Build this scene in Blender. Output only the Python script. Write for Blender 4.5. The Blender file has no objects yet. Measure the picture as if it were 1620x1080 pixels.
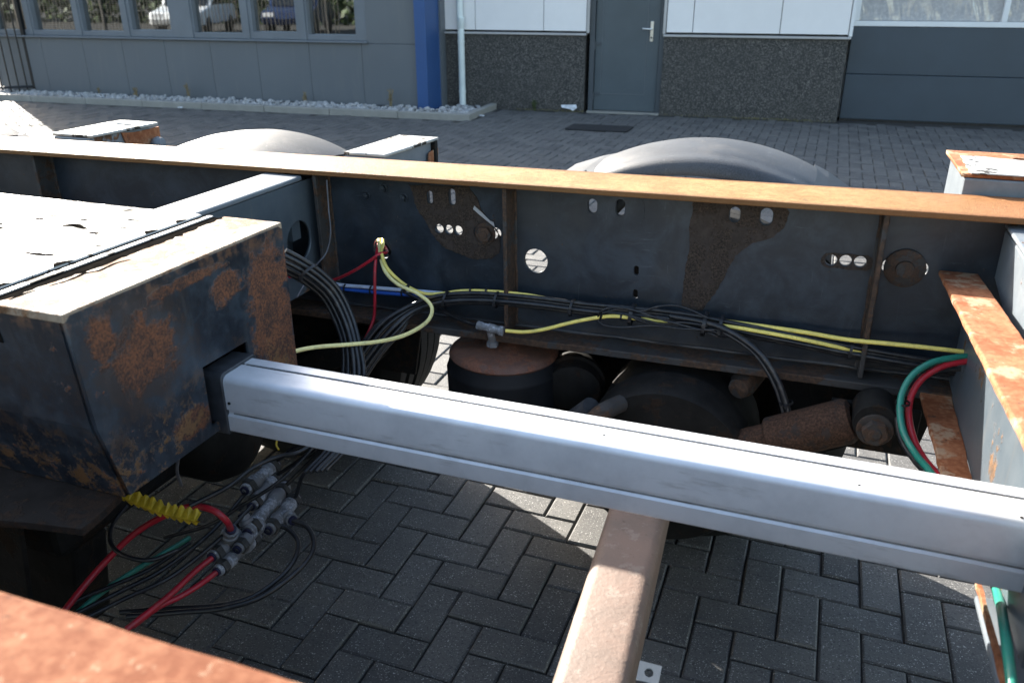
import bpy, bmesh, math, random
import numpy as np
from mathutils import Vector, Matrix, noise as mnoise
random.seed(7)
R = math.radians
sc = bpy.context.scene
col = sc.collection

# ------------------------------------------------------------------ camera
CAM_H = 1.6
FPX = 1310.0                     # focal length in pixels of a 1620 wide frame
PITCH, ROLL, YAW = R(23.3), R(-0.1), R(-20.3)
_F = Vector((math.sin(YAW)*math.cos(PITCH), math.cos(YAW)*math.cos(PITCH), -math.sin(PITCH)))
_R = Vector((math.cos(YAW), -math.sin(YAW), 0)); _U = _R.cross(_F)
_R, _U = _R*math.cos(ROLL)+_U*math.sin(ROLL), -_R*math.sin(ROLL)+_U*math.cos(ROLL)
cam_d = bpy.data.cameras.new('camera'); cam = bpy.data.objects.new('camera', cam_d); col.objects.link(cam)
cam_d.sensor_width = 36; cam_d.lens = 36*FPX/1620; cam_d.clip_start = .02; cam_d.clip_end = 1000
m = Matrix((_R, _U, -_F)).transposed().to_4x4(); m.translation = (0, 0, CAM_H); cam.matrix_world = m
cam_d.dof.use_dof = True; cam_d.dof.focus_distance = 2.2; cam_d.dof.aperture_fstop = 5.6
sc.camera = cam
# ------------------------------------------------------------------ light
SUN_TRAVEL = Vector((.83, -.56, -.515)).normalized()      # the way the light travels
el = math.asin(-SUN_TRAVEL.z); az = math.atan2(-SUN_TRAVEL.x, -SUN_TRAVEL.y)
w = bpy.data.worlds.new('World'); sc.world = w; w.use_nodes = True
nt = w.node_tree; bg = nt.nodes['Background']; sky = nt.nodes.new('ShaderNodeTexSky'); sky.sky_type = 'NISHITA'
sky.sun_disc = False; sky.sun_elevation = el; sky.sun_rotation = az; sky.air_density = 1.3; sky.dust_density = 2.2; sky.ozone_density = .5
nt.links.new(sky.outputs[0], bg.inputs[0]); bg.inputs[1].default_value = .07
sd = bpy.data.lights.new('sun', 'SUN'); sd.energy = 3.6; sd.angle = R(.53); sd.color = (1, .95, .86)
so = bpy.data.objects.new('sun', sd); col.objects.link(so)
so.rotation_euler = SUN_TRAVEL.to_track_quat('-Z', 'Y').to_euler(); so.location = (-8, 8, 9)
vs = sc.view_settings; vs.view_transform = 'Standard'; vs.look = 'None'; vs.gamma = 1; vs.use_curve_mapping = False
vs.exposure = 2.6
sc.cycles.max_bounces = 6; sc.cycles.diffuse_bounces = 2; sc.cycles.glossy_bounces = 3; sc.cycles.transparent_max_bounces = 8
sc.render.resolution_x = 1024; sc.render.resolution_y = 682

# ------------------------------------------------------------------ sight lines: a pixel of the photo and a plane of the place give a point
def ray(x, y): return _F*FPX + _R*(x-810) - _U*(y-540)
O = Vector((0, 0, CAM_H))
def aty(x, y, Y): d = ray(x, y); return O + d*(Y/d.y)
def atz(x, y, Z): d = ray(x, y); return O + d*((Z-CAM_H)/d.z)
def atx(x, y, X): d = ray(x, y); return O + d*(X/d.x)
def topx(v):
    d = Vector(v)-O; z = d.dot(_F)
    return (810+FPX*d.dot(_R)/z, 540-FPX*d.dot(_U)/z, z)

# ------------------------------------------------------------------ helpers
def tag(o, label=None, cat=None, group=None, kind=None):
    if label: o['label'] = label
    if cat: o['category'] = cat
    if group: o['group'] = group
    if kind: o['kind'] = kind
    return o
def empty(name, loc, label, cat, group=None):
    o = bpy.data.objects.new(name, None); col.objects.link(o); o.location = loc; o.empty_display_size = .1
    return tag(o, label, cat, group)
def adopt(o, parent):
    if parent is not None:
        o.parent = parent
        P = Matrix.Identity(4); q = parent; ch = []
        while q: ch.append(q); q = q.parent
        for q in reversed(ch): P = P @ q.matrix_parent_inverse @ q.matrix_basis
        o.matrix_parent_inverse = P.inverted()
    return o
class MB:
    def __init__(s): s.v = []; s.f = []
    def add(s, vs_, fs):
        k = len(s.v); s.v += [tuple(p) for p in vs_]; s.f += [tuple(i+k for i in f) for f in fs]; return s
    def box(s, a, b, F=None):
        (x0, y0, z0), (x1, y1, z1) = a, b
        vs_ = [(x, y, z) for z in (z0, z1) for y in (y0, y1) for x in (x0, x1)]
        if F: vs_ = [F(*p) for p in vs_]
        return s.add(vs_, [(0, 2, 3, 1), (4, 5, 7, 6), (0, 1, 5, 4), (2, 6, 7, 3), (0, 4, 6, 2), (1, 3, 7, 5)])
    def prism(s, poly, F, h0, h1):
        n = len(poly); vs_ = [F(a, b, h0) for a, b in poly] + [F(a, b, h1) for a, b in poly]
        return s.add(vs_, [tuple(range(n))[::-1], tuple(range(n, 2*n))] + [(i, (i+1) % n, n+(i+1) % n, n+i) for i in range(n)])
    def lathe(s, prof, o, axis, n=24, a0=0, a1=2*math.pi):
        ax = Vector(axis).normalized(); t = Vector((0, 0, 1)) if abs(ax.z) < .9 else Vector((1, 0, 0))
        e1 = ax.cross(t).normalized(); e2 = ax.cross(e1); o = Vector(o); full = abs(a1-a0-2*math.pi) < 1e-6
        m_ = n if full else n+1; vs_ = []; fs = []
        for i in range(m_):
            a = a0+(a1-a0)*i/n
            for r, h in prof: vs_.append(o+ax*h+(e1*math.cos(a)+e2*math.sin(a))*max(r, 1e-5))
        k = len(prof)
        for i in range(n):
            j = (i+1) % m_
            for q in range(k-1): fs.append((i*k+q, i*k+q+1, j*k+q+1, j*k+q))
        return s.add(vs_, fs)
    def cyl(s, p, q, r, n=16, r2=None):
        p = Vector(p); q = Vector(q); L = (q-p).length; r2 = r if r2 is None else r2
        return s.lathe([(0, 0), (r, 0), (r2, L), (0, L)], p, q-p, n)
    def tube(s, pts, r, n=8, sub=6):
        P = smooth_path(pts, sub) if sub > 1 else [Vector(p) for p in pts]
        T = [(P[min(i+1, len(P)-1)]-P[max(i-1, 0)]).normalized() for i in range(len(P))]
        nrm = T[0].orthogonal().normalized(); vs_ = []; fs = []
        for i, p in enumerate(P):
            nrm = (nrm - T[i]*nrm.dot(T[i])).normalized(); b = T[i].cross(nrm)
            for k in range(n):
                a = 2*math.pi*k/n; vs_.append(p+(nrm*math.cos(a)+b*math.sin(a))*r)
        for i in range(len(P)-1):
            for k in range(n):
                k2 = (k+1) % n; fs.append((i*n+k, i*n+k2, (i+1)*n+k2, (i+1)*n+k))
        fs.append(tuple(range(n))[::-1]); fs.append(tuple(range((len(P)-1)*n, len(P)*n)))
        return s.add(vs_, fs)
    def mesh(s, name, smooth=None, merge=False):
        me = bpy.data.meshes.new(name); bm = bmesh.new()
        V = [bm.verts.new(p) for p in s.v]
        for f in s.f:
            try: bm.faces.new([V[i] for i in f])
            except ValueError: pass
        if merge: bmesh.ops.remove_doubles(bm, verts=bm.verts, dist=1e-4)
        bmesh.ops.recalc_face_normals(bm, faces=bm.faces)
        bm.to_mesh(me); bm.free()
        if smooth is not None:
            for p in me.polygons: p.use_smooth = True
            me.set_sharp_from_angle(angle=R(smooth))
        return me
    def build(s, name, mat, parent=None, bevel=0, smooth=None, seg=2, merge=False):
        return link(name, s.mesh(name, smooth, merge), mat, parent, bevel, seg)
def link(name, me, mat, parent=None, bevel=0, seg=2):
    if mat is not None and not me.materials: me.materials.append(mat)
    o = bpy.data.objects.new(name, me); col.objects.link(o); adopt(o, parent)
    if bevel:
        b = o.modifiers.new('bevel', 'BEVEL'); b.width = bevel; b.segments = seg; b.limit_method = 'ANGLE'; b.angle_limit = R(40)
        b.harden_normals = False
    return o
def smooth_path(pts, sub):
    P = [Vector(p) for p in pts]; Q = [P[0]*2-P[1]]+P+[P[-1]*2-P[-2]]; out = []
    for i in range(1, len(Q)-2):
        a, b, c, d = Q[i-1], Q[i], Q[i+1], Q[i+2]
        for k in range(sub):
            t = k/sub
            out.append(.5*((2*b)+(c-a)*t+(2*a-5*b+4*c-d)*t*t+(3*b-a-3*c+d)*t**3))
    out.append(P[-1]); return out
def circ(cx, cy, r, n=20, ry=None): return [(cx+r*math.cos(2*math.pi*i/n), cy+(ry or r)*math.sin(2*math.pi*i/n)) for i in range(n)]
def slot(cx, cy, w_, h_, n=8):
    """upright rounded slot (or lying one when w_ > h_)"""
    out = []; r = min(w_, h_)/2; dx = max(0, w_/2-r); dy = max(0, h_/2-r)
    for i in range(4*n):
        a = 2*math.pi*i/(4*n); c, s_ = math.cos(a), math.sin(a)
        out.append((cx+r*c+math.copysign(dx, c), cy+r*s_+math.copysign(dy, s_)))
    return out
def rough_edge(poly, step, amp, seed=0):
    """subdivide an outline and make it ragged"""
    rr = random.Random(seed); out = []
    for i, (a, b) in enumerate(poly):
        c, d = poly[(i+1) % len(poly)]; n = max(1, int(math.hypot(c-a, d-b)/step))
        for k in range(n):
            t = k/n; out.append((a+(c-a)*t+rr.uniform(-amp, amp), b+(d-b)*t+rr.uniform(-amp, amp)))
    return out
def plate(name, outer, holes, t, F, mat, parent, bevel=0):
    """flat plate with real holes: outline in a plane, F(a, b, h) places it, thickness t"""
    cu = bpy.data.curves.new('tmp', 'CURVE'); cu.dimensions = '2D'; cu.fill_mode = 'BOTH'; cu.extrude = t/2
    for poly in [outer]+holes:
        sp = cu.splines.new('POLY'); sp.points.add(len(poly)-1); sp.use_cyclic_u = True
        for p, (a, b) in zip(sp.points, poly): p.co = (a, b, 0, 1)
    ob = bpy.data.objects.new('tmp', cu); col.objects.link(ob)
    dg = bpy.context.evaluated_depsgraph_get(); me = bpy.data.meshes.new_from_object(ob.evaluated_get(dg))
    bpy.data.objects.remove(ob); bpy.data.curves.remove(cu)
    me.name = name; me.materials.clear()
    for v in me.vertices: v.co = F(v.co.x, v.co.y, v.co.z)
    bm = bmesh.new(); bm.from_mesh(me); bmesh.ops.remove_doubles(bm, verts=bm.verts, dist=1e-5)
    bmesh.ops.recalc_face_normals(bm, faces=bm.faces); bm.to_mesh(me); bm.free()
    return link(name, me, mat, parent, bevel)

# ------------------------------------------------------------------ materials
class N:
    """little wrapper round a material's node tree"""
    def __init__(s, name):
        s.m = bpy.data.materials.new(name); s.m.use_nodes = True; s.t = s.m.node_tree; s.b = s.t.nodes['Principled BSDF']
        s.co = s.t.nodes.new('ShaderNodeTexCoord').outputs['Object']
    def n(s, typ, **kw):
        k = s.t.nodes.new(typ)
        for a, b in kw.items(): setattr(k, a, b)
        return k
    def put(s, sock, v):
        if hasattr(v, 'is_linked') or hasattr(v, 'links'): s.t.links.new(v, sock)
        else: sock.default_value = v
    def noise(s, scale, detail=4, rough=.55, vec=None, dist=0):
        k = s.n('ShaderNodeTexNoise'); s.put(k.inputs['Vector'], vec or s.co); k.inputs['Scale'].default_value = scale
        k.inputs['Detail'].default_value = detail; k.inputs['Roughness'].default_value = rough; k.inputs['Distortion'].default_value = dist
        return k.outputs['Fac']
    def math(s, op, a, b=0.0, c=None):
        k = s.n('ShaderNodeMath', operation=op); s.put(k.inputs[0], a); s.put(k.inputs[1], b)
        if c is not None: s.put(k.inputs[2], c)
        return k.outputs[0]
    def step(s, v, lo, hi, a=0.0, b=1.0):
        k = s.n('ShaderNodeMapRange', interpolation_type='SMOOTHSTEP'); s.put(k.inputs['Value'], v)
        k.inputs['From Min'].default_value = lo; k.inputs['From Max'].default_value = hi
        k.inputs['To Min'].default_value = a; k.inputs['To Max'].default_value = b
        return k.outputs['Result']
    def mix(s, f, a, b, mode='MIX'):
        k = s.n('ShaderNodeMix', data_type='RGBA', blend_type=mode); s.put(k.inputs[0], f)
        for i, v in ((6, a), (7, b)): s.put(k.inputs[i], (*v, 1) if isinstance(v, tuple) and len(v) == 3 else v)
        return k.outputs[2]
    def scale(s, vec, sx, sy, sz):
        k = s.n('ShaderNodeMapping'); s.t.links.new(vec, k.inputs[0]); k.inputs['Scale'].default_value = (sx, sy, sz); return k.outputs[0]
    def patch(s, c, r):
        k = s.n('ShaderNodeVectorMath', operation='SUBTRACT'); s.t.links.new(s.co, k.inputs[0]); k.inputs[1].default_value = c
        d = s.n('ShaderNodeVectorMath', operation='DIVIDE'); s.t.links.new(k.outputs[0], d.inputs[0]); d.inputs[1].default_value = r
        l = s.n('ShaderNodeVectorMath', operation='LENGTH'); s.t.links.new(d.outputs[0], l.inputs[0]); return l.outputs['Value']
    def bump(s, h, strength=.3, dist=.002):
        k = s.n('ShaderNodeBump'); k.inputs['Strength'].default_value = strength; k.inputs['Distance'].default_value = dist
        s.put(k.inputs['Height'], h); s.t.links.new(k.outputs[0], s.b.inputs['Normal'])
    def out(s, color=None, rough=None, metal=None, spec=None):
        if color is not None: s.put(s.b.inputs['Base Color'], (*color, 1) if isinstance(color, tuple) and len(color) == 3 else color)
        if rough is not None: s.put(s.b.inputs['Roughness'], rough)
        if metal is not None: s.put(s.b.inputs['Metallic'], metal)
        if spec is not None: s.put(s.b.inputs['Specular IOR Level'], spec)
        return s.m

RUST_D, RUST_M, RUST_L = (.045, .024, .014), (.16, .062, .025), (.33, .15, .06)
def painted(name, paint, amount=.3, scale=6, rough=.4, patches=(), paint2=None, rust=(RUST_D, RUST_M), streak=0, pk=1.0, soft=.03, specks=.0, spec=.5):
    k = N(name); big = k.noise(scale, 5, .6); mid = k.noise(scale*5, 5, .65); fine = k.noise(scale*45, 3, .7)
    f = k.math('MULTIPLY_ADD', k.math('SUBTRACT', mid, .5), .55, big)
    mask = k.step(f, 1-amount-soft, 1-amount+soft)
    for c, r in patches:
        d = k.math('ADD', k.patch(c, r), k.math('MULTIPLY', k.math('SUBTRACT', mid, .5), 1.3*pk))
        d = k.math('ADD', d, k.math('MULTIPLY', k.math('SUBTRACT', k.noise(scale*14, 4), .5), .7*pk))
        mask = k.math('MAXIMUM', mask, k.step(d, .85, 1.0, 1.0, 0.0))
    if specks: mask = k.math('MAXIMUM', mask, k.step(k.noise(scale*16, 3), 1-specks, 1-specks+.05))
    rc = k.mix(k.step(k.math('MULTIPLY_ADD', fine, .5, k.math('MULTIPLY', k.noise(scale*9, 4), .6)), .4, .75), rust[0], rust[1])
    pc = k.mix(k.step(k.noise(scale*2.2, 6, .7), .3, .75), paint, paint2 or tuple(c*1.5+.004 for c in paint))
    if streak:
        sv = k.noise(1, 4, .6, k.scale(k.co, 60, 60, 3)); pc = k.mix(k.step(sv, .55, .8, 0.0, streak), pc, (.14, .12, .10))
    k.bump(k.math('ADD', k.math('MULTIPLY', mask, k.math('ADD', fine, .6)), k.math('MULTIPLY', mid, .15)), .5, .0025)
    return k.out(k.mix(mask, pc, rc), k.math('ADD', k.math('MULTIPLY', mask, .78-rough), k.math('ADD', k.math('MULTIPLY', fine, .12), rough-.06)), spec=spec)
def plain(name, c, rough=.5, metal=0.0, var=.25, scale=20, bump=0, bscale=300, bdist=.001, spec=.5, dust=0.0):
    k = N(name); n1 = k.noise(scale, 5, .6)
    cc = k.mix(k.step(n1, .3, .7), tuple(x*(1-var) for x in c), tuple(min(1, x*(1+var)) for x in c))
    if dust: cc = k.mix(k.step(k.noise(38, 5, .7), .48, .72, 0, dust), cc, (.13, .115, .095)); cc = k.mix(k.step(k.noise(150, 3, .7), .62, .7, 0, dust), cc, (.06, .05, .04))
    if bump: k.bump(k.noise(bscale, 3), bump, bdist)
    return k.out(cc, k.math('MULTIPLY_ADD', n1, .12, rough-.06), metal, spec)

STEEL = (.016, .022, .030)
MAT = {}
k = N('dark_painted_steel_web'); big = k.noise(4, 6, .65); mid = k.noise(22, 6, .7); fine = k.noise(220, 3, .7)
pc = k.mix(k.step(k.noise(9, 6, .7, dist=.5), .36, .72), (.010, .0155, .023), (.030, .041, .055)); pc = k.mix(k.step(k.noise(2.6, 5, .6), .5, .72, 0, .55), pc, (.050, .048, .045))
scr = k.noise(1, 5, .7, k.scale(k.co, 9, 9, 70), 1.2); pc = k.mix(k.math('MULTIPLY', k.step(scr, .60, .74), k.step(big, .45, .6, .1, .7)), pc, (.085, .10, .115))
scr2 = k.noise(1, 4, .6, k.scale(k.co, 120, 9, 11), .8); pc = k.mix(k.step(scr2, .66, .74, 0, .35), pc, (.10, .11, .12))
mask = k.step(k.math('MULTIPLY_ADD', k.math('SUBTRACT', mid, .5), .75, big), .70, .76); mask = k.math('MAXIMUM', mask, k.step(k.noise(75, 3), .72, .76))
rc = k.mix(k.step(fine, .4, .65), (.030, .018, .013), (.10, .055, .032))
sz = k.n('ShaderNodeSeparateXYZ'); k.t.links.new(k.co, sz.inputs[0])
dust = k.math('MULTIPLY', k.step(k.math('MULTIPLY_ADD', mid, .06, sz.outputs[2]), .80, .775), k.step(big, .3, .6)); pc = k.mix(k.math('MULTIPLY', dust, .5), pc, (.07, .055, .042))
k.bump(k.math('ADD', k.math('MULTIPLY', mask, fine), k.math('MULTIPLY', big, .8)), .6, .003); MAT['web'] = k.out(k.mix(mask, pc, rc), k.math('ADD', k.math('MULTIPLY', mask, .35), k.math('MULTIPLY_ADD', mid, .25, .30)))
MAT['crust'] = painted('brown_rust_crust', (.042, .032, .027), .52, 26, .85, rust=((.018, .015, .013), (.092, .064, .048)), paint2=(.066, .050, .042), spec=.2)
MAT['stiff'] = painted('rusty_stiffener_steel', (.03, .028, .027), .52, 9, .7, rust=((.025, .016, .011), (.10, .052, .028)))
k = N('tan_flash_rust'); a = k.noise(7, 6, .65); b = k.noise(60, 4, .6); c2 = k.noise(300, 2)
cc = k.mix(k.step(k.math('MULTIPLY_ADD', b, .35, k.math('MULTIPLY', a, .7)), .38, .68), (.22, .135, .050), (.31, .215, .092))
sx = k.n('ShaderNodeSeparateXYZ'); k.t.links.new(k.co, sx.inputs[0])
cc = k.mix(k.step(k.math('MULTIPLY_ADD', a, .5, sx.outputs[0]), .2, .8), cc, (.25, .105, .045))
cc = k.mix(k.step(k.noise(25, 5, .7), .64, .70, 0, .6), cc, (.10, .05, .03)); cc = k.mix(k.step(k.noise(160, 4, .7), .5, .68, 0, .55), cc, (.14, .062, .024)); cc = k.mix(k.step(k.noise(3.5, 4, .6), .58, .7, 0, .4), cc, (.33, .24, .12))
ed = k.math('ABSOLUTE', k.math('SUBTRACT', sx.outputs[1], 2.0)); cc = k.mix(k.step(k.math('MULTIPLY_ADD', b, .04, ed), .095, .118, 0, .8), cc, (.15, .06, .022)); cc = k.mix(k.step(k.noise(48, 5, .75), .46, .62, 0, .45), cc, (.19, .085, .03))
k.bump(k.math('ADD', b, c2), .8, .002); MAT['flange'] = k.out(cc, k.math('MULTIPLY_ADD', b, .2, .46), spec=.22)
k = N('orange_rust_plate'); a = k.noise(9, 6, .65); b = k.noise(80, 4, .6)
cc = k.mix(k.step(k.math('MULTIPLY_ADD', b, .4, k.math('MULTIPLY', a, .6)), .4, .62), (.20, .065, .026), (.33, .14, .068))
cc = k.mix(k.step(k.noise(14, 6, .7), .52, .62, 0, .8), cc, (.36, .26, .17)); cc = k.mix(k.step(k.noise(45, 5, .7), .60, .68, 0, .75), cc, (.08, .04, .025)); k.bump(k.math('ADD', b, a), .8, .002)
MAT['orange'] = k.out(cc, .85, spec=.25)
k = N('coral_rust_near_flange'); a = k.noise(10, 6, .65); b = k.noise(90, 4, .6); c2 = k.noise(38, 5, .7)
cc = k.mix(k.step(k.math('MULTIPLY_ADD', b, .5, k.math('MULTIPLY', a, .6)), .42, .68), (.15, .052, .026), (.24, .105, .058))
cc = k.mix(k.step(c2, .60, .68, 0, .75), cc, (.32, .21, .14)); cc = k.mix(k.step(k.noise(60, 4), .64, .7, 0, .6), cc, (.07, .03, .02))
k.bump(k.math('ADD', b, c2), .5, .0015); MAT['nearrust'] = k.out(cc, .9, spec=.15)
k = N('pink_tan_axle_rust'); a = k.noise(8, 6, .65); b = k.noise(120, 4, .6)
cc = k.mix(k.step(a, .35, .65), (.175, .130, .105), (.225, .155, .122)); cc = k.mix(k.step(b, .62, .75, 0, .5), cc, (.12, .07, .05))
cc = k.mix(k.step(k.noise(26, 5, .7), .56, .66, 0, .55), cc, (.30, .25, .21)); cc = k.mix(k.step(k.noise(45, 5, .75), .60, .70, 0, .6), cc, (.10, .07, .055)); k.bump(k.math('ADD', b, k.noise(30, 4)), .6, .0015); MAT['axle'] = k.out(cc, .6)
k = N('chipped_blue_black_box_paint'); big = k.noise(7, 6, .65); mid = k.noise(32, 6, .7); fine = k.noise(190, 3, .7); warp = k.noise(13, 5, .7, dist=.6)
sz = k.n('ShaderNodeSeparateXYZ'); k.t.links.new(k.co, sz.inputs[0])
pc = k.mix(k.step(k.noise(16, 6, .7), .38, .72), (.009, .013, .020), (.034, .046, .060)); pc = k.mix(k.step(k.noise(1, 4, .6, k.scale(k.co, 40, 40, 5)), .52, .75, 0, .5), pc, (.045, .050, .055))
mask = k.step(k.math('MULTIPLY_ADD', k.math('SUBTRACT', mid, .5), .7, big), .66, .72)
for c, r in (((-1.02, 1.335, 1.045), (.2, .068, .085)), ((-1.02, 1.33, .94), (.2, .072, .10)), ((-1.02, .985, 1.03), (.2, .075, .075)), ((-1.02, 1.20, 1.075), (.2, .04, .03)), ((-1.02, 1.38, .86), (.2, .03, .06)), ((-1.02, 1.10, 1.12), (.2, .10, .012)), ((-1.02, .90, 1.09), (.2, .03, .04)), ((-1.02, 1.06, .86), (.2, .05, .03))):
    d = k.math('ADD', k.patch(c, r), k.math('MULTIPLY', k.math('SUBTRACT', warp, .5), 2.6)); d = k.math('ADD', d, k.math('MULTIPLY', k.math('SUBTRACT', mid, .5), 1.5)); mask = k.math('MAXIMUM', mask, k.step(d, .72, 1.12, 1, 0))
rc = k.mix(k.step(k.math('MULTIPLY_ADD', fine, .6, k.math('MULTIPLY', mid, .5)), .42, .70), (.040, .020, .014), (.20, .070, .028))
tanm = k.math('MULTIPLY', k.step(k.math('MULTIPLY_ADD', k.math('SUBTRACT', fine, .5), .35, k.noise(22, 6, .72)), .50, .60), k.step(k.math('MULTIPLY_ADD', big, .25, sz.outputs[2]), .96, 1.10, 1, 0))
halo = k.math('MULTIPLY', k.step(k.math('ADD', k.patch((-1.02, .98, 1.03), (.3, .12, .11)), k.math('MULTIPLY', k.math('SUBTRACT', mid, .5), 2.2)), .6, 1.2, 1, 0), .55); pc = k.mix(halo, pc, (.055, .034, .024))
edge = k.math('MULTIPLY', k.step(mid, .45, .6), k.step(sz.outputs[2], 1.108, 1.135))
col_ = k.mix(k.math('MULTIPLY', tanm, .85), k.mix(mask, pc, rc), k.mix(mid, (.10, .062, .028), (.27, .12, .04))); col_ = k.mix(k.math('MULTIPLY', edge, .8), col_, (.13, .065, .035))
k.bump(k.math('ADD', k.math('MULTIPLY', mask, fine), k.math('ADD', k.math('MULTIPLY', tanm, .4), k.math('MULTIPLY', big, .6))), .7, .003)
MAT['box'] = k.out(col_, k.math('ADD', k.math('MULTIPLY', mask, .4), k.math('MULTIPLY_ADD', mid, .2, .32)))
MAT['boxtop'] = painted('peeling_pale_grey_paint', (.30, .31, .31), .425, 8, .42, rust=((.012, .010, .009), (.045, .036, .03)), paint2=(.45, .44, .42), soft=.012)
MAT['collar'] = painted('rust_bleeding_collar_paint', (.26, .20, .15), .46, 9, .6, rust=((.10, .05, .025), (.28, .14, .07)), paint2=(.34, .27, .20), soft=.10, spec=.25)
MAT['grey'] = painted('blue_grey_steel_paint', (.13, .15, .17), .25, 7, .36, paint2=(.18, .20, .22), specks=.26)
MAT['greyrust'] = painted('blue_grey_paint_with_rusty_ends', (.13, .15, .17), .42, 6, .36, rust=(RUST_D, (.24, .10, .035)), paint2=(.2, .22, .24))
MAT['cross'] = painted('grey_crossmember_paint', (.062, .08, .097), .34, 6, .38, rust=((.05, .028, .015), (.16, .08, .03)), paint2=(.09, .107, .122), streak=.45)
MAT['bolt'] = painted('rusty_bolt', (.03, .025, .022), .5, 40, .7, rust=(RUST_D, (.11, .06, .035)))
MAT['grimerust'] = painted('grimy_brown_lower_flange', (.016, .012, .010), .45, 10, .8, rust=((.018, .012, .009), (.05, .026, .015)), spec=.2)
MAT['shock'] = painted('flaking_rusty_shock_tube', (.032, .023, .019), .62, 22, .8, rust=((.028, .016, .011), (.11, .058, .036)), spec=.2)
MAT['dish'] = painted('red_brown_rust_dish', (.10, .05, .034), .45, 16, .62, rust=((.13, .05, .028), (.24, .10, .055)), paint2=(.17, .08, .05))
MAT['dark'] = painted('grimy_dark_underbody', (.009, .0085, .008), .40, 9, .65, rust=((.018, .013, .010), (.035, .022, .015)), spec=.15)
k = N('brushed_aluminium'); st = k.noise(1, 5, .6, k.scale(k.co, 3, 260, 260)); gr = k.noise(9, 5, .65)
drt = k.math('MULTIPLY', k.step(k.noise(1, 5, .7, k.scale(k.co, 5, 30, 30)), .56, .72, 0, .45), 1.0); cc = k.mix(k.step(gr, .35, .75), (.74, .75, .78), (.60, .61, .64)); cc = k.mix(drt, cc, (.26, .25, .23)); k.bump(st, .06, .0005)
MAT['alu'] = k.out(cc, k.math('MULTIPLY_ADD', gr, .15, k.math('MULTIPLY_ADD', st, .08, .36)), .45)
MAT['aludirt'] = plain('dirty_aluminium_groove', (.22, .22, .21), .6, .5, .4, 30)
MAT['void'] = plain('black_primer_and_shade', (.010, .009, .008), 1.0, 0, .3, 40, spec=0.0)  # flat black for bare chips and for painted shade at the seam
MAT['cap'] = plain('black_plastic_cap', (.035, .037, .042), .42, 0, .3, 40, .15, 250)
MAT['rubber'] = plain('black_bellows_rubber', (.011, .012, .014), .6, 0, .3, 12, .2, 120, spec=.25)
MAT['tyre'] = plain('dusty_tyre_rubber', (.016, .016, .016), .8, 0, .35, 9, .25, 160, spec=.2)
MAT['hose'] = plain('black_plastic_hose', (.011, .012, .015), .36, 0, .3, 25, dust=.3)
MAT['tie'] = plain('black_nylon_tie', (.014, .014, .016), .45)
MAT['yellow'] = plain('yellow_plastic_hose', (.86, .70, .17), .36, 0, .06, 15, dust=.35)
MAT['paleyellow'] = plain('faded_yellow_hose', (.84, .75, .33), .38, 0, .08, 15, dust=.35)
MAT['red'] = plain('red_plastic_hose', (.42, .015, .03), .33, 0, .12, 15, dust=.35)
MAT['blue'] = plain('blue_plastic_hose', (.02, .10, .45), .35, 0, .1, 15, dust=.35)
MAT['palehose'] = plain('pale_blue_white_hose', (.55, .62, .78), .35, 0, .06, 15, dust=.35)
MAT['green'] = plain('green_plastic_hose', (.02, .20, .15), .33, 0, .1, 15, dust=.35)
MAT['greycable'] = plain('thin_grey_cable', (.08, .08, .09), .45)
MAT['fit'] = painted('grey_fitting_with_white_residue', (.15, .15, .155), .46, 20, .45, rust=((.22, .23, .25), (.55, .57, .62)), paint2=(.17, .17, .175), soft=.08)
MAT['darkfit'] = plain('dark_grey_brass_fitting', (.06, .058, .055), .45, .3, .3, 60)
MAT['bluering'] = plain('dark_blue_release_ring', (.012, .014, .045), .5)
MAT['tapeyellow'] = plain('faded_yellow_plastic_wrap', (.55, .38, .02), .55, 0, .25, 40)
k = N('grained_black_mudguard_plastic'); g = k.noise(300, 3, .6); sc_ = k.noise(1, 5, .7, k.scale(k.co, 14, 90, 14)); a = k.noise(5, 5)
cc = k.mix(k.step(k.math('MULTIPLY_ADD', a, .5, k.math('MULTIPLY', g, .5)), .4, .6), (.026, .028, .032), (.052, .056, .063))
cc = k.mix(k.step(sc_, .63, .74, 0, .6), cc, (.17, .17, .18)); cc = k.mix(k.step(k.noise(1, 4, .7, k.scale(k.co, 30, 4, 30), 1.5), .66, .71, 0, .7), cc, (.22, .22, .22)); cc = k.mix(k.step(k.noise(8, 6, .75), .5, .7, 0, .5), cc, (.11, .10, .09)); k.bump(k.math('ADD', g, k.math('MULTIPLY', sc_, .5)), .4, .0016); MAT['mud'] = k.out(cc, .5)
# paving
k = N('dark_grey_concrete_paver'); geo = k.n('ShaderNodeNewGeometry'); oi = k.n('ShaderNodeObjectInfo')
sp = k.n('ShaderNodeTexVoronoi', feature='F1'); k.t.links.new(k.n('ShaderNodeTexCoord').outputs['Object'], sp.inputs['Vector'])
wp = k.n('ShaderNodeNewGeometry').outputs['Position']
k.t.links.new(wp, sp.inputs['Vector']); sp.inputs['Scale'].default_value = 230
rnd = k.math('FRACT', k.math('ADD', geo.outputs['Random Per Island'], k.math('MULTIPLY', oi.outputs['Random'], 7.31)))
base = k.mix(rnd, (.058, .057, .057), (.100, .097, .094))
big = k.noise(3.2, 6, .65, wp); base = k.mix(k.step(big, .35, .7, 0, .5), base, (.15, .143, .132))
base = k.mix(k.step(k.noise(1.1, 5, .6, wp), .55, .75, 0, .45), base, (.06, .058, .058))
spk = k.math('MULTIPLY', k.step(k.noise(210, 2, .6, wp), .60, .68), k.step(k.noise(24, 3, .6, wp), .35, .6, .25, 1)); base = k.mix(k.math('MULTIPLY', spk, .75), base, (.50, .49, .47))
base = k.mix(k.step(k.noise(150, 3, .6, wp), .54, .66, 0, .7), base, (.028, .028, .030))
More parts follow.
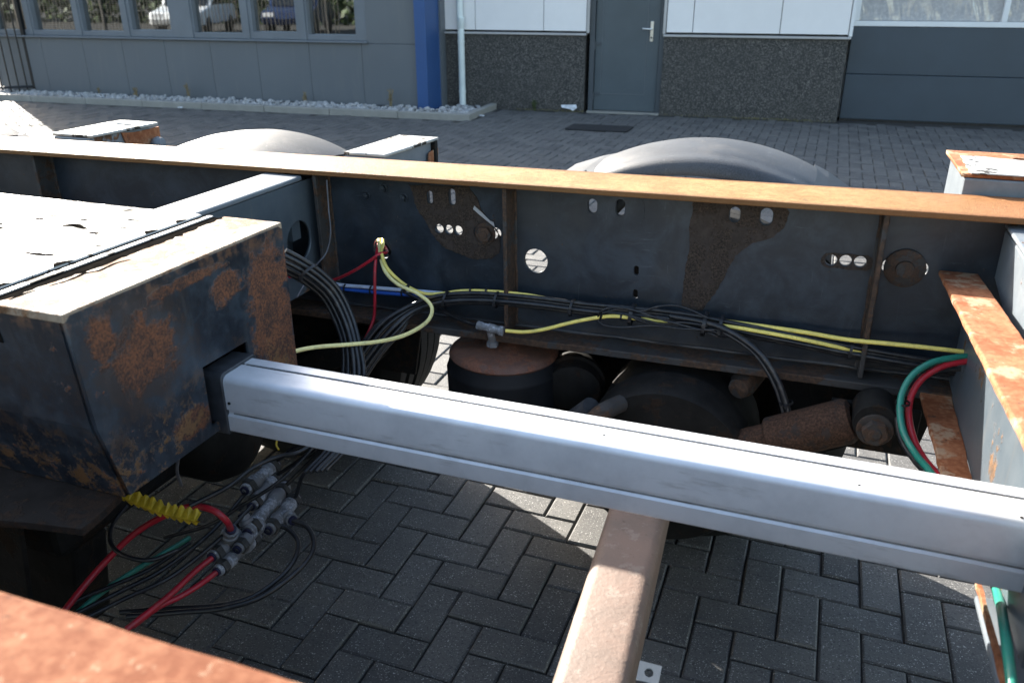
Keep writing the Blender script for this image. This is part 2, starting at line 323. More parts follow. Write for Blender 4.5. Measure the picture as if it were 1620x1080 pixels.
k.bump(k.math('ADD', k.noise(300, 4, .7, wp), k.math('MULTIPLY', k.noise(60, 3, .6, wp), .6)), .55, .002); MAT['paver'] = k.out(base, .72)
k = N('dirty_joint_sand'); MAT['sand'] = k.out(k.mix(k.noise(30, 5), (.012, .012, .012), (.050, .046, .041)), .95)
k = N('pale_concrete_kerb'); a = k.noise(6, 6, .65); b = k.noise(90, 4)
cc = k.mix(a, (.22, .21, .19), (.36, .35, .32)); cc = k.mix(k.step(b, .6, .7, 0, .5), cc, (.12, .12, .11)); k.bump(b, .4, .002); MAT['kerb'] = k.out(cc, .85)
k = N('grey_white_gravel'); rnd = k.n('ShaderNodeNewGeometry').outputs['Random Per Island']
MAT['gravel'] = k.out(k.mix(k.noise(40, 3), k.mix(rnd, (.20, .20, .21), (.52, .52, .53)), (.36, .35, .34)), .8)
# building
k = N('blue_grey_cladding_paint'); a = k.noise(1.3, 4); st = k.step(k.noise(1, 5, .65, k.scale(k.co, 9, 9, 1.2)), .5, .75, 0, .35); MAT['clad'] = k.out(k.mix(st, k.mix(a, (.110, .125, .142), (.135, .150, .166)), (.17, .175, .175)), k.math('MULTIPLY_ADD', a, .3, .28)); k.bump(k.noise(2.2, 2), .25, .004)
MAT['frame'] = plain('grey_window_frame_paint', (.15, .17, .195), .4, 0, .06, 3)
MAT['wingrey'] = plain('pale_grey_facade_panel', (.85, .83, .83), .4, 0, .03, 2)
MAT['sill'] = plain('light_grey_aluminium_sill', (.46, .46, .47), .4, .3, .06, 4)
MAT['bluecol'] = plain('blue_column_paint', (.030, .085, .235), .42, 0, .06, 3)
MAT['door'] = plain('slate_grey_door_paint', (.075, .095, .11), .42, 0, .06, 3)
MAT['doorframe'] = plain('dark_slate_door_frame', (.06, .072, .085), .42, 0, .06, 3)
MAT['gate'] = plain('dark_slate_sectional_door', (.045, .062, .082), .45, 0, .08, 2, .15, 180)
MAT['whiteframe'] = plain('white_window_frame', (.78, .79, .80), .4, 0, .03, 3)
MAT['handle'] = plain('brushed_steel_handle', (.75, .75, .74), .3, .8, .05, 8)
MAT['pipe'] = plain('pale_green_grey_downpipe', (.70, .76, .75), .45, 0, .07, 5)
MAT['blind'] = plain('pale_blind_slat', (.45, .47, .46), .6)
MAT['room'] = plain('dim_office_interior', (.06, .065, .065), .8)
MAT['mat'] = plain('black_rubber_doormat', (.012, .012, .014), .8, 0, .4, 60, .8, 220, .004)
MAT['fence'] = plain('black_powder_coated_steel', (.010, .011, .013), .45)
MAT['litter'] = plain('white_plastic_scrap', (.62, .63, .66), .5)
MAT['weed'] = plain('dry_straw_weed', (.24, .19, .11), .8)
MAT['weedgreen'] = plain('green_moss_weed', (.06, .08, .03), .8)
k = N('dark_aggregate_plinth'); v = k.n('ShaderNodeTexVoronoi', feature='F1'); k.t.links.new(k.co, v.inputs['Vector']); v.inputs['Scale'].default_value = 120
sv = k.n('ShaderNodeSeparateColor'); k.t.links.new(v.outputs['Color'], sv.inputs[0])
cc = k.mix(k.step(sv.outputs[0], .55, 1.0), (.028, .027, .027), (.20, .185, .165)); cc = k.mix(k.step(k.noise(2, 5), .4, .7, 0, .4), cc, (.05, .048, .045))
k.bump(k.math('SUBTRACT', 1.0, v.outputs['Distance']), .6, .006); MAT['plinth'] = k.out(cc, .6)
def glass(name, refl, tint, wave=0, wscale=3):
    m_ = bpy.data.materials.new(name); m_.use_nodes = True; t = m_.node_tree; t.nodes.clear()
    o = t.nodes.new('ShaderNodeOutputMaterial'); mx = t.nodes.new('ShaderNodeMixShader'); g_ = t.nodes.new('ShaderNodeBsdfGlossy'); tr = t.nodes.new('ShaderNodeBsdfTransparent')
    g_.inputs['Roughness'].default_value = .02; g_.inputs['Color'].default_value = (.95, .97, 1, 1); tr.inputs[0].default_value = (*tint, 1)
    mx.inputs[0].default_value = refl
    t.links.new(tr.outputs[0], mx.inputs[1]); t.links.new(g_.outputs[0], mx.inputs[2]); t.links.new(mx.outputs[0], o.inputs[0])
    if wave:
        co = t.nodes.new('ShaderNodeTexCoord'); ns = t.nodes.new('ShaderNodeTexNoise'); bp = t.nodes.new('ShaderNodeBump')
        t.links.new(co.outputs['Object'], ns.inputs['Vector']); ns.inputs['Scale'].default_value = wscale; ns.inputs['Detail'].default_value = 1.5
        t.links.new(ns.outputs['Fac'], bp.inputs['Height']); bp.inputs['Strength'].default_value = 1; bp.inputs['Distance'].default_value = wave
        t.links.new(bp.outputs[0], g_.inputs['Normal'])
    return m_
MAT['glass'] = glass('window_glass', .36, (.5, .56, .56), .0006, 2.0)
k = N('hazy_acrylic_glazing'); wv = k.noise(1, 2, .5, k.scale(k.co, 5, 5, 1.6), 1.5); k.bump(wv, 1, .03)
MAT['acryl'] = k.out(k.mix(k.step(k.noise(30, 4), .4, .7), (.42, .42, .43), (.52, .52, .52)), .06, spec=1.0)

# ------------------------------------------------------------------ building frame: u along the facade, q out from the wall towards the yard, z up
BY = R(3.5); OB = Vector((-3.06, 11.29, 0)); BU = Vector((math.cos(BY), math.sin(BY), 0)); BN = Vector((math.sin(BY), -math.cos(BY), 0))
def B(u, q, z): return OB + BU*u + BN*q + Vector((0, 0, z))

# ------------------------------------------------------------------ ground and paving
g = MB().box((-150, -150, -.5), (150, 150, -.012)).build('ground', MAT['sand']); tag(g, kind='structure')
W_ = .1075; GAP = .0050
def brick_mesh(name, lx, ly, mat):
    hx, hy = lx/2-GAP/2, ly/2-GAP/2; c = .005; z0 = -.05; mb = MB()
    v = [(-hx, -hy, z0), (hx, -hy, z0), (hx, hy, z0), (-hx, hy, z0), (-hx, -hy, -c), (hx, -hy, -c), (hx, hy, -c), (-hx, hy, -c),
         (-hx+c, -hy+c, 0), (hx-c, -hy+c, 0), (hx-c, hy-c, 0), (-hx+c, hy-c, 0)]
    f = [(8, 9, 10, 11)]
    for i in range(4):
        j = (i+1) % 4; f += [(i, j, 4+j, 4+i), (4+i, 4+j, 8+j, 8+i)]
    mb.add(v, f); me = mb.mesh(name); me.materials.append(mat); return me, v, f
paving = MB().box((-13.9, -1.5, -.09), (5.0, 11.9, -.02)).build('paving', MAT['sand']); tag(paving, kind='structure')
meH, vH, fH = brick_mesh('paver', 2*W_, W_, MAT['paver']); meV, vV, fV = brick_mesh('paver', W_, 2*W_, MAT['paver'])
bricks = []
X0, Y0 = -.045, .02
for i in range(int(-13.8/W_), int(4.9/W_)):
    for j in range(int(-1.4/W_), int(11.8/W_)):
        r4 = (i+j) % 4
        if r4 == 0: c = (X0+(i+1)*W_, Y0+(j+.5)*W_, 'H')
        elif r4 == 2: c = (X0+(i+.5)*W_, Y0+(j+1)*W_, 'V')
        else: continue
        p = Vector((c[0], c[1], 0))-OB; u, q = p.dot(BU), p.dot(BN)
        if q < .13 or (q < 1.30 and u < -1.27): continue
        bricks.append(c)
rb = random.Random(3)
def shown(c):
    x, y, z = topx((c[0], c[1], 0))
    if z < .2 or not (-20 < x < 1640 and -10 < y < 1100): return -1
    if y > 690:
        if x > 340 and y < 672+.212*(x-355)-25: return -1
        if x > 900 and x < 1050 and y > 830: return -1
        if y > 930+.38*x: return -1
        return 1/z**2
    if 630 < x < 730 and 515 < y < 620: return 1/z**2
    if y < 225+.065*x-2 and y > 150: return .25/z**2
    return -1
order = sorted(range(len(bricks)), key=lambda i: -shown(bricks[i]))
single = set(i for i in order[:296] if shown(bricks[i]) > 0)
vv = []; ff = []
for i, (x, y, kk) in enumerate(bricks):
    rz = rb.uniform(-.012, .012); dz = rb.uniform(-.0045, .002); tx, ty = rb.uniform(-.016, .016), rb.uniform(-.016, .016)
    if i in single:
        o = bpy.data.objects.new('paver', meH if kk == 'H' else meV); col.objects.link(o); o.parent = paving
        o.location = (x, y, dz); o.rotation_euler = (tx, ty, rz)
    else:
        v, f = (vH, fH) if kk == 'H' else (vV, fV); k0 = len(vv); c_, s_ = math.cos(rz), math.sin(rz)
        vv += [(x+a*c_-b*s_, y+a*s_+b*c_, dz+z+a*(-ty)+b*tx) for a, b, z in v]; ff += [tuple(q+k0 for q in t) for t in f]
me = bpy.data.meshes.new('paver_field'); me.from_pydata(vv, [], ff); me.materials.append(MAT['paver'])
pf = bpy.data.objects.new('paver_field', me); col.objects.link(pf); pf.parent = paving; pf['kind'] = 'stuff'

# ------------------------------------------------------------------ building
bld = empty('commercial_building', B(-1, 0, 0), 'grey office and workshop building with dark stone plinth and blue column behind the trailer', 'building')
core = MB(); LW = .58; HT = 4.15
ULEFT = -9.42
# right wing walls (with door and gate openings), left wing walls with window openings
def ub(name, mat, u0, u1, q0, q1, z0, z1, parent=bld, bevel=0): return MB().box((u0, q0, z0), (u1, q1, z1), B).build(name, mat, parent, bevel)
ub('wall', MAT['wingrey'], -2.0, 9.5, -6, -.42, 0, HT)
# plinth pieces
ub('plinth', MAT['plinth'], -2.07, -.065, -.35, 0, -.05, .975)
ub('plinth', MAT['plinth'], .965, 3.20, -.35, 0, -.05, .975)
for u0, u1 in ((-2.07, -.055), (.955, 3.225)):
    ub('sill', MAT['sill'], u0, u1, -.30, .035, .978, 1.005, bevel=.004)
# pale facade panels, with joints
def panels(us, z0, z1, q, mat, gap=.008):
    for a, b in zip(us[:-1], us[1:]): ub('facade_panel', mat, a+gap/2, b-gap/2, -.25, q, z0, z1, bevel=.004)
panels([-2.07, -1.61, -.646, -.06], 1.03, 2.3, .0, MAT['wingrey']); panels([.985, 1.32, 2.386, 3.19], 1.03, 2.3, .0, MAT['wingrey'])
ub('corner_trim', MAT['sill'], -.055, -.02, -.25, .008, 1.01, 2.3); ub('corner_trim', MAT['sill'], .945, .98, -.25, .008, 1.01, 2.3)
ub('corner_trim', MAT['whiteframe'], 3.195, 3.235, -.25, .01, 1.01, 2.3)
us = [-1.86, -.65, .4, 1.45, 2.5, 3.7, 5, 6.2, 7.4, 8.6, 9.5]
panels(us, 2.31, 3.3, .0, MAT['wingrey']); panels(us, 3.31, HT, .0, MAT['wingrey'])
ub('backing_wall', MAT['doorframe'], -1.9, 9.5, -.41, -.255, 1.0, HT-.01)
ub('plinth', MAT['plinth'], 6.7, 9.5, -.35, 0, -.05, .975); panels([6.7, 7.6, 8.5, 9.5], 1.03, 2.3, 0, MAT['wingrey'])
# door
d_ = MB()
for a, b, c, e in ((-.015, .05, -.02, 2.28), (.905, .97-.005, -.02, 2.28), (.05, .905, 2.16, 2.28)): d_.box((a, -.2, c), (b, -.03, e), B)
ub('threshold', MAT['kerb'], -.02, .96, -.25, .02, -.03, .012)
dfr = d_.build('door_frame', MAT['doorframe'], bld, .003)
door = ub('door', MAT['door'], .055, .90, -.16, -.07, .02, 2.155, bevel=.004)
MB().box((.145, -.072, .235), (.15, -.064, 1.95), B).box((.735, -.072, .235), (.74, -.064, 1.95), B).box((.15, -.072, .235), (.735, -.064, .24), B).box((.15, -.072, 1.945), (.735, -.064, 1.95), B).build('panel_moulding', MAT['frame'], door)
hd = ub('handle_plate', MAT['handle'], .775, .815, -.071, -.055, .91, 1.16, door, .006)
MB().tube([B(.795, -.06, 1.065), B(.795, -.005, 1.065), B(.78, .005, 1.067), B(.68, .005, 1.07)], .011, 10, 4).build('handle', MAT['handle'], door, smooth=50)
MB().cyl(B(.795, -.06, .96), B(.795, -.045, .96), .012, 12).build('lock', MAT['darkfit'], door, smooth=40)
for z in (.21, .85, 1.7): MB().cyl(B(.045, -.05, z-.05), B(.045, -.05, z+.05), .017, 10).box((.045, -.066, z+.01), (.13, -.05, z+.045), B).build('hinge', MAT['doorframe'], door, smooth=40)
# downpipe
dp = MB().tube([B(-1.80, .06, 0.02), B(-1.80, .06, 1.0), B(-1.80, .06, 1.05), B(-1.785, .085, 1.14), B(-1.785, .085, 1.2), B(-1.81, .06, 1.3), B(-1.81, .06, HT)], .046, 14, 3).build('downpipe', MAT['pipe'], bld, smooth=50)
for z in (.22, .88, 1.9, 3.0): MB().lathe([(.047, -.012), (.052, -.012), (.052, .012), (.047, .012)], B(-1.80, .06, z), (0, 0, 1), 14).build('pipe_collar', MAT['pipe'], dp, smooth=40)
# sectional gate
GU0, GU1 = 3.24, 6.68
gate = ub('sectional_door', MAT['gate'], GU0, GU1, -.28, -.16, .02, .562, bevel=.006)
ub('door_section', MAT['gate'], GU0, GU1, -.28, -.16, .568, 1.12, gate, .006)
for z0, z1 in ((1.80, 2.35), (2.356, 2.9)): ub('door_section', MAT['gate'], GU0, GU1, -.28, -.16, z0, z1, gate, .006)
ub('rubber_seal', MAT['hose'], GU0, GU1, -.27, -.17, -.02, .018, gate)
fr = MB(); fr.box((GU0, -.27, 1.125), (GU1, -.15, 1.185), B).box((GU0, -.27, 1.74), (GU1, -.15, 1.797), B)
for a in (GU0, 4.86, 6.62): fr.box((a, -.27, 1.186), (a+.06, -.15, 1.739), B)
wf = fr.build('glazed_section_frame', MAT['whiteframe'], gate, .004)
for a, b in ((GU0+.062, 4.858), (4.922, 6.618)): ub('pane', MAT['acryl'], a, b, -.235, -.215, 1.19, 1.735, gate)
ub('gate_lintel', MAT['wingrey'], 3.24, 6.69, -.25, -.01, 2.92, 3.305)
ub('wall', MAT['room'], 3.0, 7.0, -3.0, -2.9, 0, 3)
# left wing
ub('wall', MAT['clad'], ULEFT, -2.05, -6, LW-.40, 0, HT)
pj = [ULEFT, -8.5, -7.72, -7.0, -6.25, -5.47, -4.70, -3.87, -3.06, -2.235]
for a, b in zip(pj[:-1], pj[1:]):
    top = .865 if b < -2.5 else HT
    ub('cladding_panel', MAT['clad'], a+.0022, b-.0022, LW-.30, LW, .06, .862, bevel=.003)
    ub('cladding_panel', MAT['clad'], a+.0022, b-.0022, LW-.30, LW, 2.30, HT, bevel=.003)
ub('cladding_panel', MAT['clad'], -2.97, -2.235, LW-.30, LW-.002, .866, 2.296, bevel=.003)
ub('base_strip', MAT['doorframe'], ULEFT, -2.235, LW-.3, LW-.015, 0, .056)
ub('window_sill', MAT['frame'], ULEFT, -2.955, LW-.25, LW+.05, .868, .892, bevel=.004)
ub('end_panel', MAT['clad'], ULEFT-.05, ULEFT-.003, -6, LW, 0, HT)
# windows: each a frame with its pane; blinds and a dim room behind
ub('room_back', MAT['room'], ULEFT+.1, -2.3, LW-.397, LW-.39, .9, 2.3)
mull = [(-9.36, -8.72), (-8.63, -7.80), (-7.71, -6.93), (-6.84, -6.06), (-5.74, -4.90), (-4.80, -4.0), (-3.90, -3.12)]
posts = [(-9.415, -9.36), (-8.72, -8.63), (-7.80, -7.71), (-6.93, -6.84), (-6.06, -5.74), (-4.90, -4.80), (-4.0, -3.90), (-3.12, -2.975)]
for a, b in posts: ub('window_post', MAT['frame'], a, b, LW-.28, LW-.02, .895, 2.298, bevel=.004)
for n_, (a, b) in enumerate(mull):
    f_ = MB(); t_ = .055 if n_ in (3, 5) else .03
    f_.box((a, LW-.2, .896), (b, LW-.035, .94+t_), B).box((a, LW-.2, 2.2), (b, LW-.035, 2.296), B).box((a, LW-.2, .94+t_), (a+t_, LW-.035, 2.2), B).box((b-t_, LW-.2, .94+t_), (b, LW-.035, 2.2), B)
    f = f_.build('window', MAT['frame'], bld, .003)
    ub('pane', MAT['glass'], a+t_, b-t_, LW-.13, LW-.12, .94+t_, 2.2, f)
    if n_ < 4:
        bl = MB()
        for q in range(38):
            z = 1.0+q*.031
            if z < 2.19: bl.add([B(a+.05, LW-.26, z), B(b-.05, LW-.26, z), B(b-.05, LW-.24, z+.012), B(a+.05, LW-.24, z+.012)], [(0, 1, 2, 3)])
        bl.build('blind', MAT['blind'], f)
# blue column between the wings
ub('blue_column', MAT['bluecol'], -2.235, -2.075, -.2, .66, .0, HT, bevel=.006)
ub('roof', MAT['doorframe'], ULEFT-.1, -2.0, -6.1, LW+.06, HT+.003, HT+.2); ub('roof', MAT['doorframe'], -1.995, 9.55, -6.1, .06, HT+.003, HT+.2)

# kerb, gravel bed, weeds, mat, litter
kerb = empty('kerb', B(-5, 1.2, 0), 'pale concrete kerb edging the gravel strip along the building', 'kerb')
for n_ in range(8):
    a = -1.30-n_*1.0; MB().box((a-.994, 1.10, -.05), (a, 1.20, .075+.004*(n_ % 2)), B).build('kerbstone', MAT['kerb'], kerb, .008)
MB().box((-1.395, .02, -.05), (-1.305, 1.094, .07), B).build('kerbstone', MAT['kerb'], kerb, .008)
rg = random.Random(5); vv = []; ff = []
bm = bmesh.new(); bmesh.ops.create_icosphere(bm, subdivisions=1, radius=1); iv = [v.co.copy() for v in bm.verts]; iff = [[v.index for v in f.verts] for f in bm.faces]; bm.free()
for n_ in range(2300):
    u = rg.uniform(-9.4, -1.42); q = rg.uniform((.62 if u < -2.24 else .05), 1.09)
    if -2.28 < u < -1.98 and q < .75: continue
    s_ = rg.uniform(.018, .045); z = rg.uniform(.0, .055)+.02*(1-abs(q-.85)*2)
    rot = Matrix.Rotation(rg.uniform(0, 6.28), 3, Vector((rg.uniform(-1, 1), rg.uniform(-1, 1), rg.uniform(-1, 1))).normalized()); c = B(u, q, z); k0 = len(vv)
    sc3 = Vector((rg.uniform(.8, 1.4), rg.uniform(.7, 1.1), rg.uniform(.5, .8)))
    vv += [tuple(c+rot@Vector((a.x*sc3.x, a.y*sc3.y, a.z*sc3.z))*s_*rg.uniform(.8, 1.15)) for a in iv]; ff += [tuple(i+k0 for i in f) for f in iff]
me = bpy.data.meshes.new('gravel'); me.from_pydata(vv, [], ff); me.materials.append(MAT['gravel'])
gv = bpy.data.objects.new('gravel', me); col.objects.link(gv); tag(gv, 'loose grey white gravel between kerb and cladding', 'gravel', kind='stuff')
gb = MB().box((-9.45, .02, -.05), (-1.40, 1.095, .012), B).build('gravel_bed', MAT['sand']); tag(gb, kind='structure')
def weed(u, q, h, n_, label, mat='weed', z=.06):
    mb = MB(); rw = random.Random(int(u*100))
    for _ in range(n_):
        a = rw.uniform(0, 6.28); l = rw.uniform(.05, .3)*h; hh = h*rw.uniform(.5, 1)
        p = [B(u+rw.uniform(-.03, .03), q+rw.uniform(-.02, .02), z-.03), B(u+l*.4*math.cos(a), q+l*.3*math.sin(a), z+hh*.55), B(u+l*math.cos(a), q+l*.7*math.sin(a), z+hh)]
        mb.tube(p, .0035, 4, 3)
        for _k in range(5):
            t = rw.uniform(.35, 1); c = p[0].lerp(p[2], t); d = Vector((rw.uniform(-1, 1), rw.uniform(-1, 1), rw.uniform(0, 1)))*.022
            mb.add([c, c+d+Vector((.005, 0, .004)), c+d*1.5, c+d-Vector((.005, 0, .004))], [(0, 1, 2, 3)])
    tag(mb.build('weed', MAT[mat]), label, 'weed', 'dry weeds along the building')
for u, q, h, n_, l in ((-7.45, .72, .13, 7, 'short dry weed in the gravel nearest the fence'), (-6.75, .75, .14, 14, 'spreading dry weed in gravel, third from the blue column side'),
    (-5.85, .72, .22, 12, 'tall dry weed with thin stalks in the middle of the gravel strip'), (-3.9, .74, .17, 14, 'dry bushy weed in gravel below the right window'), (-2.6, .74, .26, 12, 'tall dry weed beside the blue column')):
    weed(u, q, h, n_, l)
weed(-.95+.2, .05, .14, 14, 'green weed growing at the foot of the stone plinth', 'weedgreen', .0)
ms = MB(); rm = random.Random(12)
for _ in range(900):
    u = rm.choice((rm.uniform(.95, 3.2), rm.uniform(-1.0, -.05), rm.uniform(1.9, 2.9))); q = abs(rm.gauss(0, .10))+.01
    c = B(u, q, .004); a = rm.uniform(0, 6.28); l_ = rm.uniform(.006, .018)
    k0 = len(ms.v); ms.v += [tuple(c), tuple(c+Vector((math.cos(a)*l_*.4, math.sin(a)*l_*.4, l_*.7))), tuple(c+Vector((math.cos(a)*l_, math.sin(a)*l_, l_*.9))), tuple(c+Vector((math.cos(a+.6)*l_*.6, math.sin(a+.6)*l_*.6, l_*.3)))]; ms.f.append((k0, k0+1, k0+2, k0+3))
me = bpy.data.meshes.new('moss'); me.from_pydata(ms.v, [], ms.f); tag(link('moss', me, plain('yellow_green_moss', (.17, .15, .06), .9)), 'yellowish moss in the joints along the foot of the plinth', 'moss', kind='stuff')
dm = MB()
dm.prism([(-.02, 0), (.66, 0), (.70, .04), (.70, .38), (.66, .42), (-.02, .42), (-.05, .38), (-.05, .04)], lambda a, b, h: Vector((-2.87+a, 9.70+b+a*.06, h)), .001, .016)
dmo = dm.build('doormat', MAT['mat'], None, .004); tag(dmo, 'black rubber doormat lying on the pavers in front of the door', 'doormat')
lt = MB(); lv = [B(-.38, .02, .075), B(-.17, .02, .085), B(-.15, .04, .05), B(-.20, .07, .008), B(-.24, .06, .03), B(-.36, .05, .045)]
lt.add([v+Vector((0, 0, .0)) for v in lv]+[v+Vector((.004, -.006, .006)) for v in lv], [(0, 1, 2, 3, 4, 5), (6, 7, 8, 9, 10, 11)]+[(i, (i+1) % 6, 6+(i+1) % 6, 6+i) for i in range(6)])
tag(lt.build('plastic_scrap', MAT['litter']), 'crumpled pale plastic scrap against the plinth beside the door', 'litter')
for u, q, s_, l in ((-1.25, .85, .03, 'small white scrap of litter at the corner of the kerb'), (-5.6, 1.27, .03, 'small white pebble like scrap on the paving by the kerb')):
    b_ = MB(); b_.add([B(u+a.x*s_*1.6, q+a.y*s_, .014+a.z*s_*.4) for a in iv], iff); tag(b_.build('litter_scrap', MAT['litter']), l, 'litter')

# fence at the far left
fs = empty('bar_fence', Vector((-11.8, 10.15, 0)), 'black vertical bar fence at the left corner of the gravel strip', 'fence')
f0 = Vector((-11.83, 10.2, 0)); fd = Vector((-.72, -.69, 0)).normalized()
MB().box((-.03, -.03, 0), (.03, .03, 2.05), lambda x, y, z: f0+Vector((x, y, z))).build('post', MAT['fence'], fs, .003)
for z in (.13, 1.85): MB().cyl(f0+Vector((0, 0, z)), f0+fd*2.4+Vector((0, 0, z)), .018, 8).build('rail', MAT['fence'], fs)
for n_ in range(1, 20):
    p = f0+fd*(.115*n_); MB().cyl(p+Vector((0, 0, .04)), p+Vector((0, 0, 1.98)), .011, 8).build('bar', MAT['fence'], fs)
p = f0+fd*2.4; MB().box((-.03, -.03, 0), (.03, .03, 2.05), lambda x, y, z: p+Vector((x, y, z))).build('post', MAT['fence'], fs, .003)

# ------------------------------------------------------------------ trailer chassis
ZT, ZB = 1.153, .728          # top and bottom of the main beams
tr = empty('trailer_chassis', Vector((-.5, 1.13, 0)), 'rusty dark grey container trailer chassis with tan top flange and bare aluminium crossbar', 'trailer')
YF = 1.98                     # near face of the far beam's web
FX = lambda Y: (lambda a, b, h: Vector((a, Y-h, b)))       # plates standing along the beam
FYZ = lambda X: (lambda a, b, h: Vector((X+h, a, b)))      # plates standing across the beam
def px(x, y, Y=YF): p = aty(x, y, Y); return (p.x, p.z)
XL, XR = -6.5, 3.2
holes = [circ(*px(603, 388), .030), slot(*px(680, 308), .014, .034), slot(*px(715, 308), .018, .042)] + \
    [circ(*px(x, y), .0125, 14) for x, y in ((694, 358), (709, 359.5), (724, 361))] + [slot(*px(771, 365), .075, .03)] + \
    [slot(*px(937, 325), .024, .036), slot(*px(981, 328), .024, .042)] + [circ(*px(846, 411), .033, 24)] + \
    [slot(*px(1162, 341), .024, .036), slot(*px(1212, 345), .028, .040)] + [slot(*px(1005, 428), .013, .026), slot(*px(1003, 465), .013, .026)] + \
    [circ(*px(x, y), .0135, 14) for x, y in ((1313, 415), (1336, 416), (1359, 418))] + [slot(*px(1429, 428), .098, .034)]
web = plate('main_beam', [(XL, ZB+.015), (XR, ZB+.015), (XR, ZT-.013), (XL, ZT-.013)], holes, .012, FX(YF+.006), MAT['web'], tr)
web['label'] = 'far main beam with dark painted web, holes and tan rusted top flange'
# top flange, a little uneven along its edges
def flange(name, y0, y1, z0, z1, mat, parent, x0=XL, x1=XR, amp=.0012, n_=160):
    mb = MB(); rr = random.Random(name+str(y0)); vs_ = []
    for i in range(n_+1):
        x = x0+(x1-x0)*i/n_; a, b = rr.uniform(-amp, amp), rr.uniform(-amp, amp)
        vs_ += [(x, y0+a, z0), (x, y1+b, z0), (x, y1+b, z1), (x, y0+a, z1)]
    fs_ = [(0, 1, 2, 3), tuple(n_*4+q for q in (3, 2, 1, 0))]
    for i in range(n_):
        for q in range(4): fs_.append((i*4+q, i*4+(q+1) % 4, (i+1)*4+(q+1) % 4, (i+1)*4+q))
    mb.add(vs_, fs_); return mb.build(name, mat, parent, .0025)
flange('top_flange', 1.90, 2.10, ZT-.0135, ZT, MAT['flange'], web)
flange('bottom_flange', 1.90, 2.085, ZB-.004, ZB+.0155, MAT['stiff'], web)
# brown crust where the paint has come off, around the slots
pa = [px(*p) for p in ((648, 288), (656, 318), (672, 345), (692, 378), (715, 396), (745, 404), (778, 405), (792, 396), (791, 372), (772, 345), (752, 312), (738, 291))]
pb = [px(*p) for p in ((1096, 320), (1088, 400), (1077, 486), (1108, 490), (1128, 470), (1142, 440), (1165, 405), (1190, 384), (1222, 375), (1243, 362), (1248, 338), (1243, 328))]
plate('rust_patch', rough_edge(rough_edge(pa, .022, .004, 11), .006, .0016, 1), [slot(*px(680, 308), .020, .036), slot(*px(715, 308), .021, .045)]+[circ(*px(x, y), .014, 14) for x, y in ((694, 358), (709, 359.5), (724, 361))]+[slot(*px(768, 365), .070, .033)], .003, FX(YF-.0012), MAT['crust'], web)
plate('rust_patch', rough_edge(rough_edge(pb, .025, .004, 12), .006, .0016, 2), [slot(*px(1162, 341), .027, .039), slot(*px(1212, 345), .031, .043)], .003, FX(YF-.0012), MAT['crust'], web)
cen = px(960, 330); plate('doubler_plate', rough_edge(slot(cen[0], cen[1], .19, .11), .02, .002, 3), [slot(*px(937, 325), .028, .040), slot(*px(981, 328), .028, .046)], .002, FX(YF-.0008), MAT['web'], web)
cen = px(1336, 417); plate('rust_patch', rough_edge(slot(cen[0]+.004, cen[1], .115, .036), .012, .002, 4), [circ(*px(x, y), .0145, 14) for x, y in ((1313, 415), (1336, 416), (1359, 418))], .002, FX(YF-.0009), MAT['crust'], web)
cu_ = [px(*p) for p in ((751, 322), (764, 334), (776, 346), (781, 348), (783, 356), (772, 347), (760, 337), (749, 327))]
MB().prism(cu_, lambda a, b, h: Vector((a, YF-.004-h, b)), 0, .0015).build('paint_curl', MAT['sill'], web)
# upright stiffeners
for x, mat in ((-3.3, 'stiff'), (-2.306, 'stiff'), (-1.288, 'stiff'), (-.735, 'stiff'), (.148, 'stiff'), (1.4, 'stiff')):
    y0 = 1.915
    st = MB().prism([(y0, ZB+.02), (YF-.001, ZB+.02), (YF-.001, ZT-.015), (y0, ZT-.015)], FYZ(x), 0, .011).build('stiffener', MAT[mat], web, .002)
    for s_ in (-1, 1):
        rr = random.Random(x*10+s_); mb = MB()
        pts = [(x+.0055+s_*.007, YF-.001, ZB+.02+(ZT-ZB-.036)*i/26) for i in range(27)]
        mb.tube([(a+rr.uniform(-.0012, .0012), b+rr.uniform(-.0012, .0012), c) for a, b, c in pts], .0042, 6, 1); mb.build('weld_bead', MAT['stiff'], st, smooth=60)
# weld along the bottom
mb = MB(); rr = random.Random(9); mb.tube([(XL+.03*i, YF-.001+rr.uniform(-.001, .001), ZB+.019+rr.uniform(-.001, .001)) for i in range(int((XR-XL)/.03))], .005, 6, 1); mb.build('weld_bead', MAT['web'], web, smooth=60)
# bolts
def bolt(p, r, d, parent, axis=(0, -1, 0), washer=1.7, mat='bolt', rot=.3):
    ax = Vector(axis).normalized(); t = ax.orthogonal().normalized(); b_ = ax.cross(t); p = Vector(p); mb = MB()
    if washer: mb.lathe([(0, 0), (r*washer, 0), (r*washer, d*.25), (0, d*.25)], p, ax, 20)
    hexp = [(r*math.cos(rot+i*math.pi/3), r*math.sin(rot+i*math.pi/3)) for i in range(6)]
    mb.prism(hexp, lambda a, c, h: p+t*a+b_*c+ax*h, d*.25, d)
    mb.lathe([(0, d*1.12), (r*.45, d*1.1), (r*.5, d)], p, ax, 12)
    return mb.build('bolt', MAT[mat], parent, .0015)
for x, y in ((579, 304), (606, 293), (638, 308)):
    a, b = px(x, y); bolt((a, YF, b), .009, .012, web, mat='web', washer=1.4)
a, b = px(768, 366); bolt((a, YF-.004, b), .022, .016, web, washer=1.35)
a, b = px(1429, 428)
mb = MB(); mb.lathe([(0, 0), (.044, 0), (.044, .006), (.036, .010), (.02, .011), (.019, .018), (.008, .019), (0, .017)], (a, YF-.001, b), (0, -1, 0), 28); mb.build('washer', MAT['bolt'], web, smooth=35)

